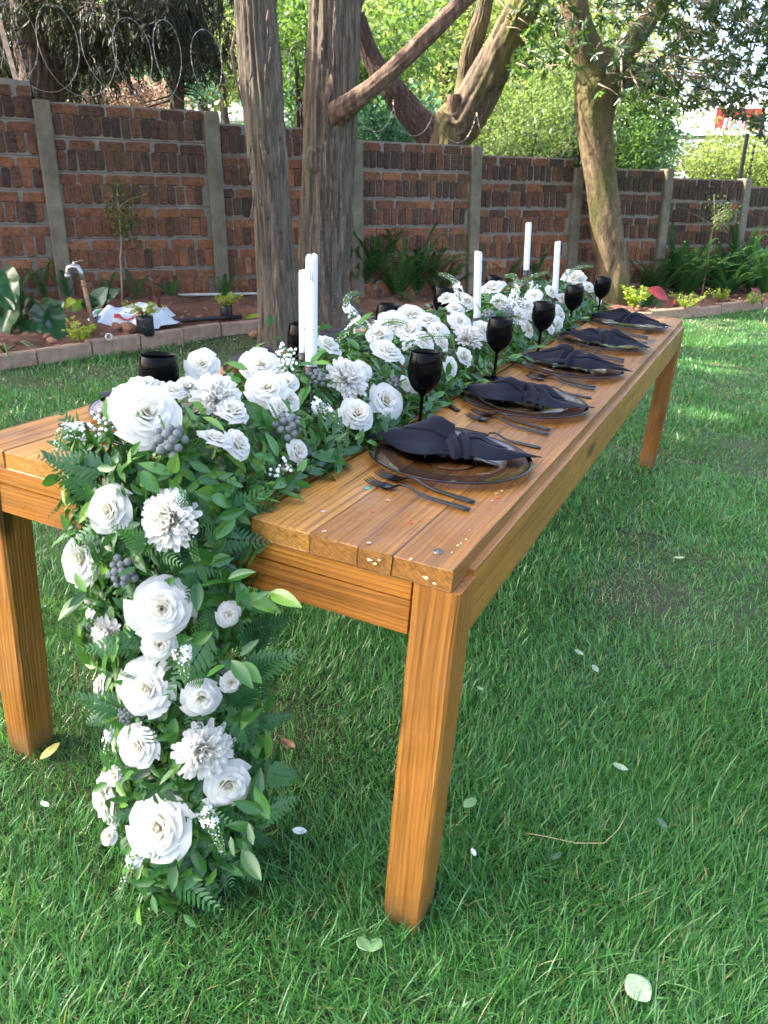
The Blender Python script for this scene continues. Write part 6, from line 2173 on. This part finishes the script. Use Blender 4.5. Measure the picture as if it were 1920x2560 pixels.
# saplings
def sapling(pts, crown_c, crown_r, n, label, mat, r0=.009):
    b_ = Vector(pts[0]); root = empty('sapling', loc=b_, label=label, cat='sapling')
    mb = MB(); mb.tube([Vector(p) - b_ for p in pts], [r0 * (1 - .45 * k / (len(pts) - 1)) for k in range(len(pts))], 8)
    mb.build('stem', M_TWIG, root)
    top = Vector(pts[-1]); mb = MB(); Pp, D = [], []
    for k in range(16):
        e = Vector(crown_c) + Vector([random.gauss(0, .55) * c for c in crown_r])
        s = Vector(pts[-2]).lerp(top, random.random())
        mb.tube([s - b_, s.lerp(e, .5) - b_ + Vector((0, 0, .02)), e - b_], [.005, .0035, .0015], 4)
        for j in range(n // 16):
            q = s.lerp(e, random.uniform(.4, 1.1)) + Vector([random.gauss(0, .22) * c for c in crown_r]); Pp.append(tuple(q - b_)); D.append((random.gauss(0, 1), random.gauss(0, 1), random.gauss(.2, .8)))
    mb.build('branches', M_TWIG, root)
    me = leaf_mass('crown', np.array(Pp), np.array(D), .034 * RNG.uniform(.6, 1.3, len(Pp)), mat, .45, LEAF6, LEAF6_F)
    tag(link('crown', me, root), kind='stuff')
b_ = on_bed(264, 655); y = b_.y
sapling([b_, dspot(263, 610, y), dspot(260, 560, y), dspot(262, 520, y), dspot(258, 480, y), dspot(256, 440, y)], dspot(256, 462, y), (.16, .12, .19), 700, 'left sapling with a thin pale stem and bronze-tipped leaves', M_SAP)
b_ = on_bed(1516, 640); y = b_.y
sapling([b_, dspot(1520, 610, y), dspot(1528, 580, y), dspot(1530, 550, y), dspot(1536, 515, y), dspot(1540, 490, y), dspot(1545, 468, y)], dspot(1548, 465, y), (.24, .2, .19), 420, 'right sapling with a pale crooked stem and sparse crown', M_FORESTM, .014)

# standpipe tap
b_ = on_bed(206, 716); y = b_.y
tap = empty('garden_tap', loc=b_, label='steel garden tap on a leaning rusty standpipe', cat='tap')
L_ = lambda x, yy, dy=0: dspot(x, yy, y + dy) - b_
mb = MB(); mb.tube([(0, 0, -.05), L_(190, 655), L_(178, 600)], [.017, .016, .0155], 12); mb.build('standpipe', M_PIPE, tap)
mb = MB(); mb.tube([L_(178, 604), L_(175, 588), L_(168, 577), L_(156, 576), L_(148, 579), L_(146, 588), L_(147, 596)], [.018, .019, .020, .022, .019, .017, .019], 12); mb.build('spout', M_STEEL, tap)
mb = MB(); mb.tube([L_(146, 592), L_(147, 601)], [.022, .022], 12); mb.build('hose_thread', M_STEEL, tap)
mb = MB(); mb.tube([L_(160, 577), L_(160, 565)], [.011, .011], 10); mb.build('valve_stem', M_STEEL, tap)
mb = MB(); mb.tube([L_(157, 570), L_(164, 565), L_(180, 562)], [.006, .006, .005], 8, 0, True, .6); mb.build('lever', M_STEEL, tap)
mb = MB(); mb.tube([L_(176, 617, -.012), L_(186, 616, -.012)], .008, 8); mb.build('clamp', M_PIPE, tap)

# crumpled plastic bag
P = on_bed(282, 700)
bag = empty('plastic_bag', loc=P, label='crumpled white plastic compost bag lying on the soil', cat='plastic bag')
mb = MB()
def bagf(u, v):
    x = (u - .5) * .66; yy = (v - .5) * .34
    h = .03 + .12 * math.exp(-((u - .68) / .22) ** 2) * math.sin(math.pi * v) ** .5 + .07 * math.exp(-((u - .25) / .2) ** 2) * math.sin(math.pi * v) ** .6
    h += .022 * math.sin(13 * u + 6 * v) * math.sin(11 * v + 2) + .015 * math.sin(27 * u - 14 * v) + .012 * abs(math.sin(19 * u + 9 * v))
    e = min(u, 1 - u, v, 1 - v)
    return (x + .03 * math.sin(9 * v), yy + .03 * math.sin(7 * u), max(.004, h * min(1, e * 9)) + .02 * (u > .8) * (e < .1))
mb.grid(bagf, 44, 26)
for k in range(len(mb.f)):
    mb.m[k] = 0
sheet = mb.build('film', M_PLASTICBAG, bag, smooth=True)
for (x, yy, sx, sy, m) in ((-.24, .06, .05, .035, M_BAGGREEN), (-.17, .075, .04, .03, M_BAGRED), (-.02, -.115, .10, .02, M_BAGRED), (-.27, -.05, .04, .04, M_POTBAG)):
    mb = MB(); mb.grid(lambda u, v: (x + (u - .5) * sx * 2, yy + (v - .5) * sy * 2, .004 + bagf(min(1, max(0, (x + (u - .5) * sx * 2) / .66 + .5)), min(1, max(0, (yy + (v - .5) * sy * 2) / .34 + .5)))[2]), 6, 6); mb.build('print', m, bag)
bag.rotation_euler = (0.12, 0, .35)

# hose, pipe, coupling, clods
pts = [on_bed(300, 712, .12), on_bed(340, 700, .13), on_bed(400, 692, .13), on_bed(450, 688, .14), on_bed(520, 684, .13)]
o_ = Vector(pts[0]); mb = MB(); mb.tube([p - o_ for p in pts], .018, 8); h = mb.build('hose', M_HOSE); h.location = o_; tag(h, 'black hose half buried along the soil', 'hose')
pa, pb = wall_pt(.0, -.05), wall_pt(1.75, -.05)
pa.z = bed_z(pa.x, pa.y) + .03; pb.z = bed_z(pb.x, pb.y) + .06
mb = MB(); mb.tube([(0, 0, 0), pb - pa], .013, 8); h = mb.build('conduit_pipe', M_PVC); h.location = pa; tag(h, 'thin white pipe along the foot of the wall', 'pipe')
p = on_bed(272, 846 - 2, .11) if False else dspot(235.5, 728, on_bed(236, 731, .12).y); mb = MB(); mb.lathe([(.018, -.012), (.026, -.012), (.026, .012), (.018, .012), (.018, -.012)], 20, 0, Matrix.Rotation(R(75), 4, 'X')); h = mb.build('pipe_coupling', M_PVC); h.location = p; tag(h, 'white plastic ring lying on the kerb', 'pipe ring')


def clod(px, py, r, label=None, h=.12, pos=None):
    p = pos or on_bed(px, py, h); mb = MB()
    nv, nu = 6, 9; k1 = random.uniform(0, 6)
    def fn(u, v):
        a = 2 * math.pi * u; b_ = math.pi * v
        q = r * (1 + .22 * math.sin(2 * a + k1) * math.sin(b_) + .16 * math.sin(3 * b_ + k1 + a))
        return (q * math.cos(a) * math.sin(b_), q * math.sin(a) * math.sin(b_), q * .7 * math.cos(b_))
    mb.grid(fn, nu, nv)
    if label:
        o = mb.build('clod', M_ROCK); o.location = p; tag(o, label, 'clod of earth')
    return mb, p


clod(555, 740 - 18, .055, 'largest red clod on the kerb beside the leaning cedar')
clod(277, 708, .06, 'red clod just in front of the white bag')
clod(252, 706, .045, 'red clod left of the white bag near the tap')
many = MB()
for k in range(420):
    t = random.uniform(1.6, KLEN - 1); x, y, a = kerb_at(t); q = Vector((x, y, 0)) + Vector((-math.sin(a), math.cos(a), 0)) * random.uniform(.1, .8)
    if (WP0 - q).dot(WNRM) < .06: continue
    m_, _ = clod(0, 0, random.uniform(.010, .034), pos=Vector((q.x, q.y, bed_z(q.x, q.y))))
    many.add([(vx + q.x, vy + q.y, vz + bed_z(q.x, q.y) + .004) for vx, vy, vz in m_.v], m_.f)
tag(many.build('soil_clods', M_ROCK), kind='stuff')
# dry litter: broken canna leaves, straw in the bed, leaf litter on the lawn
lit = MB()
for k in range(260):
    if k < 150:
        x = random.uniform(-2.6, 4.5); y = random.uniform(2.5, 8.6)
        if inside_bed(x, y): y -= 1.5
        if random.random() < .6: x = random.gauss(-.7, .6); y = random.gauss(6.2, .6)
        if inside_bed(x, y): continue
        z = gz(x, y) + .022
    else:
        t = random.uniform(1.6, KLEN - .5); kx, ky, a = kerb_at(t); q = Vector((kx, ky, 0)) + Vector((-math.sin(a), math.cos(a), 0)) * random.uniform(.1, .8); x, y = q.x, q.y; z = bed_z(x, y) + .012
    s = random.uniform(.012, .03); a = random.uniform(0, 6.28); d = Vector((math.cos(a), math.sin(a), random.uniform(-.1, .3))) * s; w = Vector((-math.sin(a), math.cos(a), random.uniform(-.2, .2))) * s * .35; p = Vector((x, y, z))
    lit.add([p - d, p + w + Vector((0, 0, .003)), p + d, p - w + Vector((0, 0, .004))], [(0, 1, 2, 3)], random.choice((0, 0, 1)))
tag(lit.build('leaf_litter', [M_DRY, M_YELLOWLEAF]), kind='stuff')
P = on_bed(1490, 655)
o = MB(); o.tube([dspot(1457, 668, P.y) - P, dspot(1475, 642, P.y) - P, dspot(1482, 638, P.y) - P], [.012, .012, .010], 7); o.tube([dspot(1475, 642, P.y) - P, dspot(1500, 636, P.y) - P, dspot(1518, 648, P.y) - P], [.014, .018, .006], 7, 0, True, .4)
b2 = o.build('dead_stalk', plain('dead_stalk', (.40, .26, .15), .8, var=.3)); b2.location = P; tag(b2, 'bent dead brown stalk left of the right sapling', 'dead stalk')

# fallen leaves and petals on the near lawn
def fallen(name, px, py, l, w, rz, mat, label, cat, curl=.2):
    o = Vector((0, 0, CAMZ)); d = spot(px, py, 1.0) - o
    lo, hi = .3, 30.0
    for _ in range(50):
        m = (lo + hi) / 2; p = o + d * m
        if p.z > gz(p.x, p.y) + .035: lo = m
        else: hi = m
    P = o + d * lo
    mb = MB()
    def fn(u, v):
        uu = 2 * u - 1; ww = w * math.sin(math.pi * (v * .95 + .03)) ** .75
        return (uu * ww * .5, l * (v - .5), curl * (ww * abs(uu) * .5 + l * (v - .5) ** 2) )
    mb.grid(fn, 6, 8)
    ob = mb.build(name, mat)
    md = ob.modifiers.new('thickness', 'SOLIDIFY'); md.thickness = .0008
    ob.matrix_world = Matrix.Translation(P) @ Matrix.Rotation(rz, 4, 'Z') @ Matrix.Rotation(random.uniform(-.25, .25), 4, 'X') @ Matrix.Rotation(random.uniform(-.3, .3), 4, 'Y')
    tag(ob, label, cat)
fallen('fallen_leaf', 126, 1878, .055, .022, -.5, M_YELLOWLEAF, 'yellow fallen leaf right beside the near left table leg', 'leaf')
fallen('fallen_leaf', 1175, 2008, .038, .026, -.9, M_FRESHLEAF, 'oval green leaf on the grass right of the near table leg', 'leaf')
fallen('fallen_leaf', 1595, 2470, .050, .050, .5, M_WHITELEAF, 'large pale leaf on the grass at the bottom right', 'leaf', .1)
fallen('fallen_leaf', 1550, 1920, .036, .020, 1.1, M_WHITELEAF, 'curled pale leaf on the middle right of the lawn', 'leaf', .5)
fallen('fallen_leaf', 1392, 2140, .030, .014, -.8, M_GREYLEAF, 'small blue-grey leaf below the straw stalk', 'leaf')
fallen('fallen_leaf', 1655, 2058, .030, .018, .4, M_GREYLEAF, 'small dark leaf right of the straw stalk', 'leaf')
fallen('fallen_leaf', 910, 2360, .034, .030, .6, M_FRESHLEAF, 'left one of two round green leaves under the near leg', 'leaf', .1)
fallen('fallen_leaf', 938, 2362, .034, .030, -.5, M_FRESHLEAF, 'right one of two round green leaves under the near leg', 'leaf', .1)
fallen('fallen_petal', 748, 2080, .030, .018, 1.5, M_PETALW, 'white petal on the grass between garland and near leg', 'petal', .6)
fallen('fallen_petal', 1183, 2132, .020, .011, .2, M_PETALW, 'tiny white petal below the oval green leaf', 'petal', .5)
fallen('fallen_petal', 112, 2012, .026, .014, .9, M_PETALW, 'white petal on the grass left of the garland', 'petal', .4)
fallen('fallen_petal', 1200, 1722, .020, .014, .7, M_WHITELEAF, 'pale petal just right of the near table leg', 'petal', .4)
fallen('fallen_leaf', 1447, 1632, .030, .018, .7, M_WHITELEAF, 'pale leaf on the grass, left of the right-hand pair', 'leaf', .4)
fallen('fallen_leaf', 1487, 1672, .030, .020, .2, M_WHITELEAF, 'pale leaf on the grass, right of the right-hand pair', 'leaf', .4)
fallen('fallen_leaf', 1698, 1396, .040, .022, .9, M_WHITELEAF, 'pale dry leaf on the grass at the right edge', 'leaf', .4)
fallen('fallen_leaf', 720, 1862, .045, .024, .9, M_DRY, 'brown curled leaf on the grass right of the garland', 'leaf', .5)
fallen('fallen_leaf', 640, 1612, .045, .018, .2, M_DRY, 'brown leaf on the grass under the table', 'leaf', .5)
fallen('fallen_leaf', 128, 998, .055, .04, .4, plain('pale_dry_leaf', (.42, .36, .24), .8), 'pale dry leaf on the grass behind the table left end', 'leaf', .5)
o = Vector((0, 0, CAMZ)); pts = []
for px, py in ((1310, 2082), (1360, 2090), (1440, 2108), (1510, 2108), (1545, 2075), (1570, 2030)):
    d = spot(px, py, 1.0) - o; t_ = 1.0
    lo, hi = .3, 10.
    for _ in range(40):
        m = (lo + hi) / 2; p = o + d * m
        if p.z > gz(p.x, p.y) + .035: lo = m
        else: hi = m
    pts.append(o + d * lo)
mb = MB(); mb.tube([p - pts[0] for p in pts], [.0008, .0011, .0012, .0012, .0011, .0008], 5); s_ = mb.build('straw_stalk', plain('dry_straw', (.42, .34, .16), .7)); s_.location = pts[0]; tag(s_, 'long curved dry straw stalk on the right lawn', 'straw')
